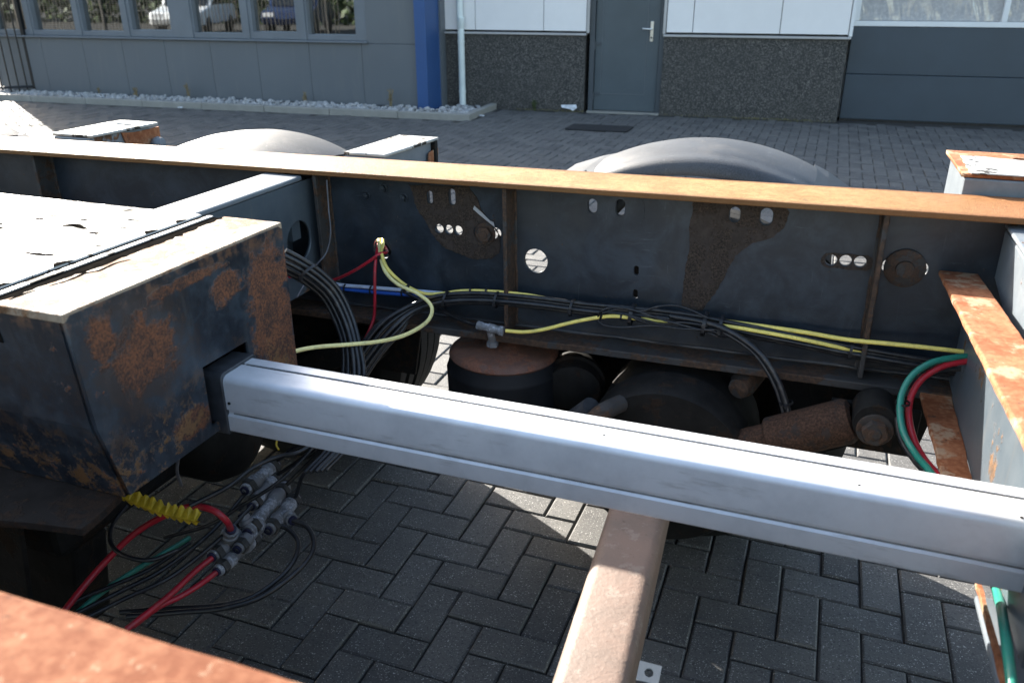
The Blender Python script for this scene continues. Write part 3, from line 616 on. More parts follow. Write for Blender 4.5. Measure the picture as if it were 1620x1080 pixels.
# near main beam (its top flange runs under the lens, bottom left)
nb = plate('main_beam', [(XL, ZB+.015), (.9, ZB+.015), (.9, ZT-.013), (XL, ZT-.013)], [], .012, FX(.266), MAT['web'], tr); nb['label'] = 'near main beam with bright orange rusted top flange'
flange('top_flange', .16, .358, ZT-.0135, ZT, MAT['nearrust'], nb, x1=.9); flange('bottom_flange', .16, .358, ZB-.004, ZB+.0155, MAT['stiff'], nb, x1=.9)

# central telescopic box: sleeve plates, hole for the bar, collar
BXF = -1.02
hole = [(1.098, .80+.012), (1.245, .812), (1.245, .955), (1.098, .955)]
box = plate('telescopic_box', [(.842, .812), (.858, .80), (1.385, .80), (1.392, .81), (1.392, 1.14), (1.386, 1.15), (.846, 1.15), (.84, 1.144)], [], .004, FYZ(-3.2), MAT['box'], tr)
box['label'] = 'central steel box with pale peeling top and rusty dark end face'
plate('end_plate', [(.89, .806), (1.392, .81), (1.392, 1.138), (1.380, 1.147), (.852, 1.147), (.842, 1.138), (.855, .95)], [[(1.105, .826), (1.238, .826), (1.238, .950), (1.105, .950)]], .012, FYZ(BXF-.006), MAT['box'], box)
MB().box((-3.2, .84, 1.140), (-1.218, 1.392, 1.152)).build('top_plate', MAT['boxtop'], box, .003)
MB().box((-1.163, .838, 1.138), (BXF-.001, 1.394, 1.152)).build('collar_plate', MAT['collar'], box, .002)
MB().box((-1.2175, .842, 1.085), (-1.1635, 1.390, 1.1485)).build('seam', MAT['void'], box)  # flat black fill paints the shade of the two gaps
MB().box((-1.2, .8425, 1.149), (-1.187, 1.3895, 1.152)).build('seal_strip', MAT['boxtop'], box, .001)
MB().prism([(.84, 1.139), (.852, 1.139), (.867, .95), (.902, .80), (.888, .80), (.853, .95)], lambda a, b, h: Vector((h, a, b)), -3.2, BXF-.012).build('side_plate', MAT['box'], box)
MB().box((-3.2, 1.381, .81), (BXF-.012, 1.391, 1.139)).build('side_plate', MAT['box'], box)
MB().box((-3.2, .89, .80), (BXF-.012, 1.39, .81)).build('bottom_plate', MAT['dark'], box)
mb = MB(); pts = rough_edge([(-3.2, .90), (-1.05, .90), (-1.03, .80), (-1.3, .74), (-1.9, .70), (-3.2, .68)], .05, .004, 8)
mb.prism(pts, lambda a, b, h: Vector((a, b, h)), .782, .797); mb.build('bottom_flange', MAT['grimerust'], box, .002)
# loose lifted paint flakes on the top
rf = random.Random(21)
def chip_and_shade(poly, z0=1.1523, name='paint_chip_and_shade'): MB().prism(poly, lambda a, b, h: Vector((a, b, h)), z0, z0+.0006).build(name, MAT['void'], box)  # flat black marks: paint chips, cracks and painted tab shadows
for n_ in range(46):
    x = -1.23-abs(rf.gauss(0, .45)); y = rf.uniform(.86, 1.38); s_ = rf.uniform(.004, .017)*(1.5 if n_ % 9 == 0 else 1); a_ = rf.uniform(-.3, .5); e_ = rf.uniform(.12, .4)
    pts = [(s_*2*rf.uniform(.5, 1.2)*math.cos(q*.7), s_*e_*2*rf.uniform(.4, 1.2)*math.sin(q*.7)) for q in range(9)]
    chip_and_shade([(x+p*math.cos(a_)-q*math.sin(a_), y+p*math.sin(a_)+q*math.cos(a_)) for p, q in pts])
for y, l_, w2 in ((.90, .05, .020), (1.03, .045, .018), (1.245, .035, .016), (1.33, .03, .014)):      # tab shadows beside the seam, drawn as flat black lobes
    chip_and_shade([(-1.2185, y-l_/2)]+[(-1.219-w2*math.sin(math.pi*q/8)*(1 if q < 5 else .8), y-l_/2+l_*q/8) for q in range(1, 8)]+[(-1.2185, y+l_/2)])
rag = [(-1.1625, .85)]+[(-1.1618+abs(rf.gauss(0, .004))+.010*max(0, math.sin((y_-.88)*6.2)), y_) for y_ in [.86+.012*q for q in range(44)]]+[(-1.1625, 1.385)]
chip_and_shade(rag, 1.1523, 'bare_edge')
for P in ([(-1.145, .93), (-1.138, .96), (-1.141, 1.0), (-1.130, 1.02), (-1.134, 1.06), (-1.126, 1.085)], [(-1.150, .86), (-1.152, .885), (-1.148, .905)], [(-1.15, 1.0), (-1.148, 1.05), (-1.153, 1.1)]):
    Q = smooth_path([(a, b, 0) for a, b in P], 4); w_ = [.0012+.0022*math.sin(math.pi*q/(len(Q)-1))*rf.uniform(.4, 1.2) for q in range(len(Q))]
    chip_and_shade([(p.x-v, p.y) for p, v in zip(Q, w_)]+[(p.x+v, p.y+.002) for p, v in zip(Q[::-1], w_[::-1])], 1.1523, 'crack')
# aluminium bar and its end cap
def bar_profile(y0, y1, z0, z1, g=0.0):
    r = .010; P = []
    for cy, cz, a0 in ((y1-r, z1-r, 0), (y0+r*1.4, z1-r*1.4, 90), (y0+.004, z0+.004, 180), (y1-.004, z0+.004, 270)):
        rr_ = r if a0 == 0 else (r*1.4 if a0 == 90 else .004)
        P.append([(cy+rr_*math.cos(R(a0+i*90/6)), cz+rr_*math.sin(R(a0+i*90/6))) for i in range(7)])
    out = list(P[0])
    if g: gy = y0+.064; out += [(gy+.0040, z1), (gy+.0038, z1-.007), (gy-.0038, z1-.007), (gy-.0040, z1)]
    out += P[1]
    if g: gz = z0+.044; out += [(y0, gz+.004), (y0+.005, gz+.001), (y0+.005, gz-.006), (y0+.0015, gz-.009), (y0, gz-.010)]
    out += P[2]+P[3]
    return out
bar = MB().prism(bar_profile(1.13, 1.23, .805, .922, 1), lambda a, b, h: Vector((h, a, b)), -1.003, 1.9).build('aluminium_bar', MAT['alu'], tr, smooth=35)
bar['label'] = 'silver aluminium square profile with thin grooves running to the right'
MB().box((-.995, 1.1905, .9152), (1.89, 1.1975, .9198)).build('groove_dirt_and_shade', MAT['dark'], bar)  # dark inlay paints the shade inside the top groove
MB().box((-.99, 1.1345, .8392), (1.89, 1.1352, .8455)).build('groove_dirt_and_shade', MAT['aludirt'], bar)
MB().prism(bar_profile(1.125, 1.235, .800, .928), lambda a, b, h: Vector((h, a, b)), -1.050, -1.001).build('end_cap', MAT['cap'], bar, .0015, smooth=40)
MB().lathe([(0, 0), (.003, 0), (.003, .002), (0, .002)], (-.995+.002, 1.13, .868), (0, -1, 0), 10).build('rivet', MAT['dark'], bar)
for x, y in ((-.27, 1.165), (.12, 1.15), (.33, 1.142)): MB().lathe([(0, .0006), (.0028, .0003), (.003, -.001)], (x, y, .922), (0, 0, 1), 8).build('spot', MAT['dark'], bar)

# left cross member between box and far beam
cm = MB().box((-1.43, 1.394, 1.112), (-1.312, 1.905, 1.125)).build('cross_member', MAT['grey'], tr, .004); cm['label'] = 'grey cross member joining the box to the far beam'
yz = lambda x, y, X: (lambda p: (p.y, p.z))(atx(x, y, X))
plate('side_plate', [(1.393, .80), (YF-.002, .80), (YF-.002, 1.110), (1.393, 1.110)], [circ(*yz(474, 382, -1.315), .058, 28)], .010, FYZ(-1.320), MAT['cross'], cm)
MB().box((-1.428, 1.393, .80), (-1.418, YF-.002, 1.110)).build('side_plate', MAT['cross'], cm)
MB().box((-1.40, 1.86, .95), (-1.331, 1.899, 1.108)).build('gusset', MAT['cross'], cm)
MB().box((-3.4, 1.394, .838), (-1.44, 1.978, .848)).build('light_block_plate', MAT['dark'], cm, .002)  # unseen plate added to stop sun falling between box and beam
# right cross member: channel with rusty flanges standing out to the left, and the grey braced face beyond it
cr = MB().prism([(1.05, .74), (YF-.002, .74), (YF-.002, 1.0), (1.05, 1.075)], FYZ(.352), 0, .012).build('cross_member', MAT['cross'], tr, .003)
cr['label'] = 'right cross member with orange rusted edges in the sun'
def sl(a, b, h): return Vector((a, b, h+1.003+(YF-b)*.075))
top = [(.283, YF-.003), (.283, 1.0), (.283, .75), (.362, .75), (.366, 1.2), (.362, YF-.003)]
MB().prism(rough_edge(top, .03, .0008, 5), sl, 0, .012).build('top_flange', MAT['orange'], cr, .003)
MB().prism(rough_edge([(.285, YF-.003), (.30, 1.5), (.312, 1.24), (.351, 1.24), (.351, YF-.003)], .03, .0015, 6), lambda a, b, h: Vector((a, b, h)), .735, .748).build('bottom_flange', MAT['orange'], cr, .002)
MB().prism([(1.0, .86), (1.97, 1.01), (1.975, 1.118), (1.0, 1.128)], FYZ(.392), 0, .014).build('brace_plate', MAT['grey'], cr, .004)
MB().box((.385, .75, 1.1285), (.70, 1.955, 1.1375)).build('brace_top', MAT['greyrust'], cr, .004)
MB().prism(rough_edge([(.318, 1.235), (.330, .75), (.336, .75), (.324, 1.235)], .02, .001, 2), lambda a, b, h: Vector((a, b, h)), .737, .748).build('lip', MAT['orange'], cr)
MB().prism([(.3245, 1.235), (.3365, .75), (.430, .75), (.418, 1.235)], lambda a, b, h: Vector((a, b, h)), .70, .712).build('channel_floor', MAT['grey'], cr, .003)
MB().prism([(.419, 1.235), (.431, .75), (.47, .75), (.46, 1.235)], lambda a, b, h: Vector((a, b, h)), .70, .755).build('channel_side', MAT['orange'], cr, .003)

MB().box((.705, .362, 1.112), (3.2, 1.898, 1.122)).build('light_block_plate', MAT['grey'], cr, .003)  # plate out of view, added to cut skylight under the chassis
# outriggers with lashing ends beyond the far beam
def outrigger(x0, x1, y1, z, label, slot_x=None, skew=0.0, mat='greyrust', topmat='orange', drop=.12):
    F_ = lambda a, b, h: Vector((a+(b-2.1)*skew, b, h))
    o = MB().prism([(x0, 2.115), (x1, 2.115), (x1, y1-.03), (x0, y1-.03)], F_, z-drop, z-.010).build('outrigger', MAT[mat], tr, .004); o['label'] = label
    sl_ = [slot((x0+x1)/2+(slot_x or 0), y1-.075, .085, .03)] if slot_x is not None else []
    plate('cap_plate', rough_edge([(x0-.006, 2.118), (x1+.006, 2.118), (x1+.01, y1), (x0-.01, y1)], .04, .001, 3), sl_, .009, lambda a, b, h: F_(a, b, z-.004+h), MAT[topmat], o)
    return o, F_
o1, F1 = outrigger(-2.42, -2.265, 2.42, 1.146, 'left outrigger end with rusty pocket and round knob', 0, 0.0, 'greyrust', 'boxtop')
MB().lathe([(0, -.03), (.014, -.03), (.014, 0), (.022, .004), (.026, .02), (.02, .036), (0, .04)], (-2.255, 2.385, 1.075), (.9, .2, .1), 18).build('knob', MAT['grey'], o1, smooth=50)
MB().prism(rough_edge([(2.28, 1.03), (2.425, 1.03), (2.425, 1.128), (2.25, 1.133)], .03, .003, 2), FYZ(-2.263), 0, .006).build('side_pocket', MAT['orange'], o1)
o2, F2 = outrigger(-1.30, -1.18, 2.44, 1.152, 'middle outrigger with torn rusty end beside the left mudguard', None, .05, 'grey', 'boxtop', .09)
MB().prism(rough_edge([(2.37, 1.075), (2.44, 1.08), (2.44, 1.12), (2.38, 1.115)], .02, .004, 5), FYZ(-1.160), 0, .004).build('rust_patch', MAT['orange'], o2)
MB().box((-1.185, 2.41, 1.07), (-1.150, 2.43, 1.145)).build('end_tab', MAT['dark'], o2, .003)
o3, F3 = outrigger(.315, .62, 2.42, 1.205, 'right outrigger with orange rusted top and long slot', .02, 0.0, 'grey', 'orange', .15)
MB().prism(rough_edge([(.325, 2.11), (.61, 2.11), (.61, 2.31), (.50, 2.30), (.42, 2.32), (.36, 2.335), (.325, 2.33)], .02, .004, 6), lambda a, b, h: Vector((a, b, h)), 1.2060, 1.2085).build('paint_remnant', MAT['boxtop'], o3)

# ------------------------------------------------------------------ running gear
def mudguard(cx, cz, label, y0=2.13, y1=2.52, rad=.65, a0=64, a1=116):
    mb = MB(); n_ = 40; prof = [(y0, -.040), (y0+.003, -.026), (y0+.014, -.012), (y0+.035, -.003), (y0+.07, -.004), (y0+.085, .001), (y0+.12, .006), ((y0+y1)/2, .010), (y1-.12, .006), (y1-.05, -.003), (y1-.014, -.012), (y1-.003, -.03), (y1, -.055)]
    prof = prof+[(y, h-.006) for y, h in prof[::-1]]; k0 = len(prof); vs_ = []; fs_ = []
    for i in range(n_+1):
        a = R(a1+(a0-a1)*i/n_)
        for y, h in prof: vs_.append((cx+(rad+h)*math.cos(a), y, cz+(rad+h)*math.sin(a)))
    for i in range(n_):
        for q in range(k0): fs_.append((i*k0+q, i*k0+(q+1) % k0, (i+1)*k0+(q+1) % k0, (i+1)*k0+q))
    fs_ += [tuple(range(k0)), tuple(range(n_*k0, (n_+1)*k0))]
    o = mb.add(vs_, fs_).build('mudguard', MAT['mud'], tr, smooth=50); o['label'] = label
    for a, s_ in ((a1, -1), (a0, 1)):
        ex = cx+rad*math.cos(R(a)); ez = cz+rad*math.sin(R(a))
        MB().prism([(-.01, -.001), (.05, -.016), (.14, -.048), (.14, -.058), (.05, -.028), (-.01, -.014)], lambda p, q, h: Vector((ex+s_*p*(1 if s_ < 0 else .7), h, ez+q*(1 if s_ < 0 else 1.25))), y0+.01, y1-.01).build('end_flap', MAT['mud' if s_ < 0 else 'cap'], o, .003)
        MB().prism([(.03, -.006), (.12, -.036), (.12, -.042), (.03, -.018)], lambda p, q, h: Vector((ex+s_*p, h, ez+q)), y0+.03, y0+.11).build('clamp', MAT['cap'], o, .003)
    for dx in (-.24, .24): MB().cyl((cx+dx, 2.0, cz+rad*.72), (cx+dx, 2.5, cz+rad*.72), .02, 12).build('support_tube', MAT['dark'], o, smooth=40)
    return o
mudguard(-.29, .548, 'black plastic mudguard behind the beam, right of the middle outrigger')
mudguard(-1.79, .492, 'black plastic mudguard behind the beam, bleached by glare on the left')
def wheel(cx, label, y0=2.15):
    o = Vector((cx, y0, .50)); wd = .38
    tp = [(.30, .03), (.36, .0), (.44, .004), (.478, .03)]
    for i in range(5):
        y = .05+i*.064; tp += [(.5-.004*abs(i-2), y), (.5-.004*abs(i-2), y+.046), (.486, y+.050), (.486, y+.060)]
    tp = tp[:-2]+[(.478, wd-.03), (.44, wd-.004), (.36, wd), (.30, wd-.03), (.29, wd/2), (.30, .03)]
    ty = MB().lathe(tp, o, (0, 1, 0), 56).build('wheel', MAT['tyre'], tr, smooth=30); ty['label'] = label
    MB().lathe([(.292, .03), (.285, .04), (.27, .10), (.26, .2), (.12, .21), (.001, .21), (.001, .23), (.12, .23), (.26, .22), (.285, wd-.03), (.292, wd-.03)], o, (0, 1, 0), 40).build('rim', MAT['dark'], ty, smooth=35)
    return ty
wheel(-.305, 'dark tyre under the right mudguard behind the bellows'); wheel(-1.69, 'dark grooved tyre at the left of the sunlit gap'); wheel(-3.12, 'dark tyre of the leftmost axle')
wheel(-.17, 'near side tyre of the right axle', -.25); wheel(-1.66, 'near side tyre of the middle axle', -.25); wheel(-3.25, 'near side tyre of the left axle', -.25)
mudguard(-3.30, .47, 'black plastic mudguard behind the beam at the left edge of view')
for cx, n_ in ((-.20, 'right'), (-1.70, 'middle'), (-3.28, 'left')): mudguard(cx, .52, 'black plastic mudguard over the near %s wheel' % n_, -.27, .12)
MB().box((-2.43, 2.16, .10), (-2.42, 2.56, .84)).build('light_block_flap', MAT['rubber'], tr, .003)  # unseen flap added to stop low sun between the wheels
def axle(x0, x1, label):
    a = Vector((x0, 2.12, .507)); b = Vector((x1, -.1, .507)); d = (b-a).normalized(); s_ = d.cross(Vector((0, 0, 1))).normalized()
    h_ = .062; r = .024; poly = []
    for cx, cy, a0 in ((h_-r, h_-r, 0), (-h_+r, h_-r, 90), (-h_+r, -h_+r, 180), (h_-r, -h_+r, 270)):
        poly += [(cx+r*math.cos(R(a0+i*18)), cy+r*math.sin(R(a0+i*18))) for i in range(6)]
    o = MB().prism(poly, lambda p, q, h: a+d*h+s_*p+Vector((0, 0, q)), 0, (b-a).length).build('axle', MAT['axle'], tr, smooth=40); o['label'] = label
    # brake drum, chamber and lever at the wheel end
    dr = MB().lathe([(.06, -.36), (.205, -.36), (.215, -.345), (.215, -.25), (.205, -.24), (.205, -.20), (.212, -.19), (.212, -.08), (.16, -.05), (.10, 0)], (x0+.04, 2.14, .497), (0, 1, 0), 48).build('brake_drum', MAT['dark'], o, smooth=35)
    ch = MB().lathe([(0, 0), (.05, .0), (.075, .012), (.078, .045), (.086, .048), (.086, .060), (.078, .063), (.07, .10), (.03, .115), (0, .115)], (x0-.24, 1.95, .58), (-.2, .9, .15), 28).build('brake_chamber', MAT['dark'], o, smooth=35)
    MB().tube([(x0-.16, 1.72, .60), (x0-.13, 1.70, .63), (x0-.10, 1.72, .66), (x0-.07, 1.78, .66)], .022, 10, 5).build('brake_hose', MAT['stiff'], o, smooth=60)
    MB().cyl((x0-.19, 1.76, .59), (x0-.13, 1.74, .655), .03, 14).build('clevis', MAT['cap'], o, smooth=40)
    return o
ax1 = axle(-.305, -.165, 'pinkish tan square axle tube reaching towards the bottom edge'); axle(-1.77, -1.66, 'middle axle hidden in the dark below the box'); axle(-3.12, -3.20, 'leftmost axle below the box')
tb = atz(1014, 1068, .575)
plate('lug', [(-.018, -.012), (.014, -.012), (.018, -.008), (.018, .02), (-.018, .02)], [circ(0, .004, .0075, 12)], .005, lambda a, b, h: Vector((tb.x+a+.012, tb.y+b*.8, .578+b*.5+h)), MAT['grey'], ax1)
def bellows(cx, label):
    o = Vector((cx, 1.975, 0))
    b_ = MB().lathe([(.02, .30), (.09, .30), (.105, .36), (.13, .385), (.155, .42), (.160, .47), (.158, .55), (.160, .615), (.1605, .619), (.158, .624), (.150, .655), (.135, .664), (0, .664)], o, (0, 0, 1), 48).build('air_bellows', MAT['rubber'], tr, smooth=40); b_['label'] = label
    MB().lathe([(.150, .655), (.153, .660), (.149, .668), (.138, .676), (.125, .679), (.06, .682), (.05, .69), (0, .692)], o, (0, 0, 1), 48).build('top_dish', MAT['dish'], b_, smooth=50)
    MB().lathe([(0, .28), (.10, .28), (.10, .302), (0, .302)], o, (0, 0, 1), 32).build('piston', MAT['dark'], b_, smooth=40)
    MB().box((cx-.05, 1.96, .697), (cx+.05, 2.06, ZB-.005)).build('spacer', MAT['stiff'], b_, .003)
    for n_ in range(3):
        a = 2.2+n_*.35; p = o+Vector((.157*math.cos(-a+.4), .157*math.sin(-a+.4), .52)); MB().box((-.004, -.002, -.03), (.004, .002, .03), lambda x, y, z: p+Vector((x, y, z))).build('moulded_mark', MAT['rubber'], b_)
    return b_
bl1 = bellows(-.755, 'black rubber air bellows with red brown rusty dish under the beam'); bellows(-2.155, 'air bellows of the left axle in the dark')
for cx in (-.755, -2.155):
    ta = MB().prism([(cx-.10, .25), (cx+.25, .30), (cx+.45, .40), (cx+.62, .40), (cx+.95, .58), (cx+1.02, .58), (cx+1.02, .66), (cx+.93, .66), (cx+.60, .47), (cx+.40, .46), (cx+.1, .36), (cx-.10, .29)], FX(2.02), 0, .09).build('trailing_arm', MAT['dark'], tr, .008)
    MB().prism([(cx+.86, .50), (cx+1.08, .50), (cx+1.12, ZB-.006), (cx+.78, ZB-.006)], FX(2.06), 0, .012).build('hanger_bracket', MAT['dark'], ta, .003)
MB().prism(rough_edge([(-1.95, .40), (-1.62, .30), (-1.36, .34), (-1.20, .52), (-1.14, ZB-.006), (-2.1, ZB-.006)], .05, .003, 3), FX(2.03), 0, .014).build('hanger_bracket', MAT['dark'], tr, .003)
MB().prism(rough_edge([(-3.5, .22), (-2.45, .20), (-2.22, .40), (-2.16, ZB-.006), (-3.6, ZB-.006)], .05, .003, 4), FX(2.03), 0, .014).build('hanger_bracket', MAT['dark'], tr, .003)  # extra dark plate added to hide the sunlit ground beyond
# fitting on the bellows with hose tails
fp = aty(775, 521, 1.88)
ft = MB(); ax_ = Vector((1, 0, -.09)).normalized(); p0 = aty(755, 514, 1.88); p1 = aty(797, 524, 1.88)
ft.lathe([(0, 0), (.011, 0), (.012, .003), (.012, .014), (.010, .016), (.010, .03), (.0125, .032), (.0125, .05), (.011, .053), (.011, .062), (.013, .064), (.013, .074), (0, .075)], p0, p1-p0, 14)
ft.cyl(fp, fp+Vector((0, .02, -.045)), .010, 10); ft.lathe([(0, 0), (.016, 0), (.016, .014), (0, .014)], fp+Vector((0, .018, -.055)), (0, 0, 1), 6)
ft.build('air_fitting', MAT['fit'], bl1, smooth=35)
# shock absorber
eye = aty(1384, 655, 1.80); low = eye+Vector((-.52, .02, -.27)); dd = (low-eye).normalized()
sh = MB().lathe([(.03, .045), (.046, .05), (.052, .06), (.052, .235), (.048, .24), (.04, .242), (.04, .52)], eye, dd, 28).build('shock_absorber', MAT['shock'], tr, smooth=35); sh['label'] = 'flaking rusty shock absorber with hex bolt at its upper eye'
MB().lathe([(.012, -.05), (.045, -.05), (.047, -.045), (.047, .04), (.012, .04)], eye, (0, 1, 0), 26).build('eye', MAT['dark'], sh, smooth=35)
bolt(eye+Vector((0, -.05, -.012)), .028, .026, sh, washer=1.35, rot=.1)
MB().box((eye.x-.09, eye.y+.05, eye.z-.12), (eye.x+.10, eye.y+.062, ZB-.005)).build('bracket', MAT['dark'], sh, .003)
kn = aty(1178, 605, 1.95); MB().lathe([(0, -.04), (.026, -.036), (.034, -.01), (.032, .02), (.03, .06), (0, .06)], kn, (.3, .9, .1), 18).build('bump_stop', MAT['stiff'], tr, smooth=50)
# lump of gear in the dark under the box: an air tank with its straps, and a hanger leg
sbf = MB().box((-2.5, 1.06, .42), (-1.46, 1.90, .785)).build('added_gear_block', MAT['dark'], tr, .02)  # dark block added to shut out sun and skylight under the box
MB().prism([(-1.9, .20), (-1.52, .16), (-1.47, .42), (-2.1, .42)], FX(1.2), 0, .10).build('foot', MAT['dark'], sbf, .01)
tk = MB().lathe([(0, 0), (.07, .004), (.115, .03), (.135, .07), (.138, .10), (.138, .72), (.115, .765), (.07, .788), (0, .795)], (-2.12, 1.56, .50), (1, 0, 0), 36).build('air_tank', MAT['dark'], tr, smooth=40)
for dx in (.18, .60): MB().lathe([(.1385, -.02), (.142, -.02), (.142, .02), (.1385, .02)], (-2.12+dx, 1.56, .50), (1, 0, 0), 32).build('strap', MAT['cap'], tk, smooth=40)
MB().prism([(-1.62, .20), (-1.50, .19), (-1.40, .78), (-1.75, .78)], FX(.98), 0, .012).build('hanger_bracket', MAT['dark'], tr, .003)
MB().tube([atx(283, 720, -1.15), atx(280, 745, -1.15), atx(287, 768, -1.15)], .0035, 6, 4).build('hanging_wire', MAT['greycable'], tr, smooth=60)

# ------------------------------------------------------------------ hoses, cables, ties
def hose(pts, r, mat, label, group=None, name='air_hose', n=10, cat='hose'):
    o = MB().tube(pts, r, n, 7).build(name, MAT[mat], None, smooth=70)
    return tag(o, label, cat, group)
def yy(L, Y):
    """photo points on upright planes: a plane per point or one for all"""
    out = []
    for i, p in enumerate(L):
        Yi = p[2] if len(p) > 2 else Y
        out.append(aty(p[0], p[1], Yi))
    return out
def tie(p, axis, r, parent, wd=.005, tail=True):
    ax = Vector(axis).normalized(); mb = MB().lathe([(r, -wd/2), (r+.0016, -wd/2), (r+.0016, wd/2), (r, wd/2), (r, -wd/2)], p, ax, 16)
    if tail:
        t = Vector((0, -1, -.2)).normalized(); c = Vector(p)+t*(r+.001); mb.box((-.004, -.003, -.005), (.004, .004, .005), lambda x, y, z: c+Vector((x, y, z)))
    return mb.build('cable_tie', MAT['tie'], parent, smooth=40)
YB = 1.925
h1 = hose(yy([(597, 372, 2.03), (600, 385, 1.985), (602, 405, 1.94), (610, 430, 1.90), (630, 450, 1.88), (660, 464, 1.87), (680, 480, 1.86), (683, 495, 1.84), (672, 512, 1.80), (640, 530, 1.72), (600, 540, 1.64), (550, 545, 1.56), (500, 549, 1.50), (462, 557, 1.45), (430, 572, 1.40), (405, 590, 1.36)], YB), .0052, 'paleyellow', 'faded yellow hose looping down from the round hole to the box')
h2 = hose(yy([(604, 372, 2.03), (606, 385, 1.985), (604, 402, 1.935), (614, 426, 1.905), (640, 450, 1.90), (670, 464, 1.91), (700, 464, YB), (735, 460, YB), (780, 461, YB), (830, 466, YB), (870, 473, 1.935), (920, 482, 1.945)], YB), .0049, 'yellow', 'yellow hose from the round hole running right along the beam')
h3 = hose(yy([(800, 523, 1.88), (830, 525, 1.885), (860, 521, 1.89), (900, 511, 1.90), (940, 503, 1.905), (970, 500, 1.91), (1000, 503, 1.915), (1040, 507, 1.93), (1090, 511, 1.93), (1150, 516, 1.915), (1200, 524, 1.915), (1260, 535, 1.915), (1330, 550, 1.925), (1395, 565, 1.945)], YB), .0049, 'yellow', 'yellow hose leading right from the bellows fitting')
h4 = hose(yy([(1000, 488, 1.955), (1060, 495, 1.95), (1125, 505, 1.945), (1200, 515, 1.94), (1270, 525, 1.93), (1340, 537, 1.92), (1400, 543, 1.91), (1460, 549, 1.90), (1535, 558, 1.89), (1580, 565, 1.89), (1640, 580, 1.89)], YB), .0053, 'yellow', 'upper yellow hose vanishing behind the rusty right cross member')
tie(aty(643, 456, 1.885), (1, 0, -.6), .011, h1); tie(aty(603, 404, 1.937), (0, 0, 1), .011, h1)
for x, y in ((745, 459), (770, 460), (707, 464)): tie(aty(x, y, YB), (1, 0, 0), .0062, h2, tail=False)
for x, y in ((983, 502), (1012, 504)): tie(aty(x, y, 1.912), (1, 0, 0), .0064, h3, tail=False)
r1 = hose(yy([(604, 385, 2.02), (612, 398, 1.965), (600, 402, 1.93), (580, 416, 1.92), (555, 431, 1.92), (525, 443, 1.93), (495, 440, 1.90), (458, 437, 1.75)], YB), .0045, 'red', 'thin red hose curving left from the round hole to the black bundle')
r2 = hose(yy([(600, 380, 2.03), (596, 400, 1.945), (593, 430, 1.915), (593, 470, 1.905), (592, 500, 1.90), (584, 523, 1.88), (572, 545, 1.86)], YB), .0045, 'red', 'red hose hanging straight down from the round hole')
tie(aty(608, 399, 1.95), (1, 0, .4), .006, r1)
b1 = hose(yy([(470, 440, 1.9), (520, 454, 1.945), (580, 461, 1.95), (640, 466, 1.95), (700, 470, 1.955), (760, 478, 1.955)], YB), .0055, 'blue', 'blue hose strapped along the beam below the pale one')
b2 = hose(yy([(470, 432, 1.9), (530, 449, 1.945), (580, 454, 1.95), (640, 459, 1.95), (690, 463, 1.95), (740, 468, 1.96)], YB), .0055, 'palehose', 'pale blue white hose strapped along the beam above the blue one')
for x, y in ((547, 456), (588, 459), (638, 463)): tie(aty(x, y, 1.948), (1, 0, 0), .0115, b1, tail=False)
G1 = 'black hoses dropping from the left cross member'
L1 = 'black hose in the bundle bending down beside the box'
base = [(440, 405, 1.52), (470, 420, 1.55), (500, 440, 1.58), (525, 465, 1.60), (545, 505, 1.60), (556, 545, 1.58), (560, 590, 1.55), (555, 640, 1.50), (540, 700, 1.42), (500, 745, 1.34)]
H1 = []
for n_, (dx, dy, dY) in enumerate(((0, 4, 0), (6, -3, .008), (-7, 10, .006), (12, -9, .02), (-13, 15, .016), (3, 2, .026), (-4, -4, .03))):
    H1.append(hose(yy([(x+dx*(1 if i < 6 else 1.3), y+dy*(1-min(i, 6)/7), Y+dY) for i, (x, y, Y) in enumerate(base)], YB), .0058, 'hose', L1, G1))
tie(aty(486, 432, 1.57), (.7, 0, -.7), .028, H1[0], .006); tie(aty(560, 592, 1.56), (0, 0, 1), .027, H1[0], .006)
G2 = 'black hoses strapped along the far beam'
L2 = 'black hose in the bundle sweeping up and right along the beam'
base = [(545, 615, 1.72), (565, 580, 1.76), (590, 545, 1.80), (620, 512, 1.84), (655, 487, 1.88), (700, 473, 1.90), (760, 470, 1.915), (850, 477, 1.92), (930, 487, 1.93), (1010, 494, 1.935), (1080, 502, 1.935), (1150, 515, 1.93), (1240, 533, 1.93), (1340, 553, 1.93), (1430, 569, 1.93), (1500, 580, 1.93), (1580, 592, 1.93)]
H2 = []
for n_, (d0, d1, dY, rr_) in enumerate(((-12, -6, .0, .0058), (-3, -1, .006, .0062), (6, 5, -.004, .0068), (14, 9, .004, .0058), (22, 2, .020, .0060), (-18, 3, .024, .0050))):
    H2.append(hose(yy([(x+d0*(.8 if i < 4 else 0), y+(d0*.35 if i < 4 else 0)+(d1 if i > 3 else d1*.3), Y+dY) for i, (x, y, Y) in enumerate(base)], YB), rr_, 'hose', L2, G2))
for x, y, Y in ((786, 474, 1.917), (706, 474, 1.90), (905, 486, 1.927), (1345, 553, 1.93)): tie(aty(x, y, Y), (1, 0, -.15), .022, H2[2], .006)
tie(aty(1000, 497, 1.932), (1, 0, -.1), .027, H2[2], .009); tie(aty(1115, 512, 1.928), (1, 0, -.1), .030, H2[2], .009); tie(aty(1140, 516, 1.928), (1, 0, -.1), .028, H2[2], .008)
ht = hose(yy([(640, 462, 1.95), (680, 482, 1.935), (715, 500, 1.92), (740, 510, 1.90), (757, 515, 1.88)], YB), .0048, 'hose', 'black hose tail entering the left side of the bellows fitting')
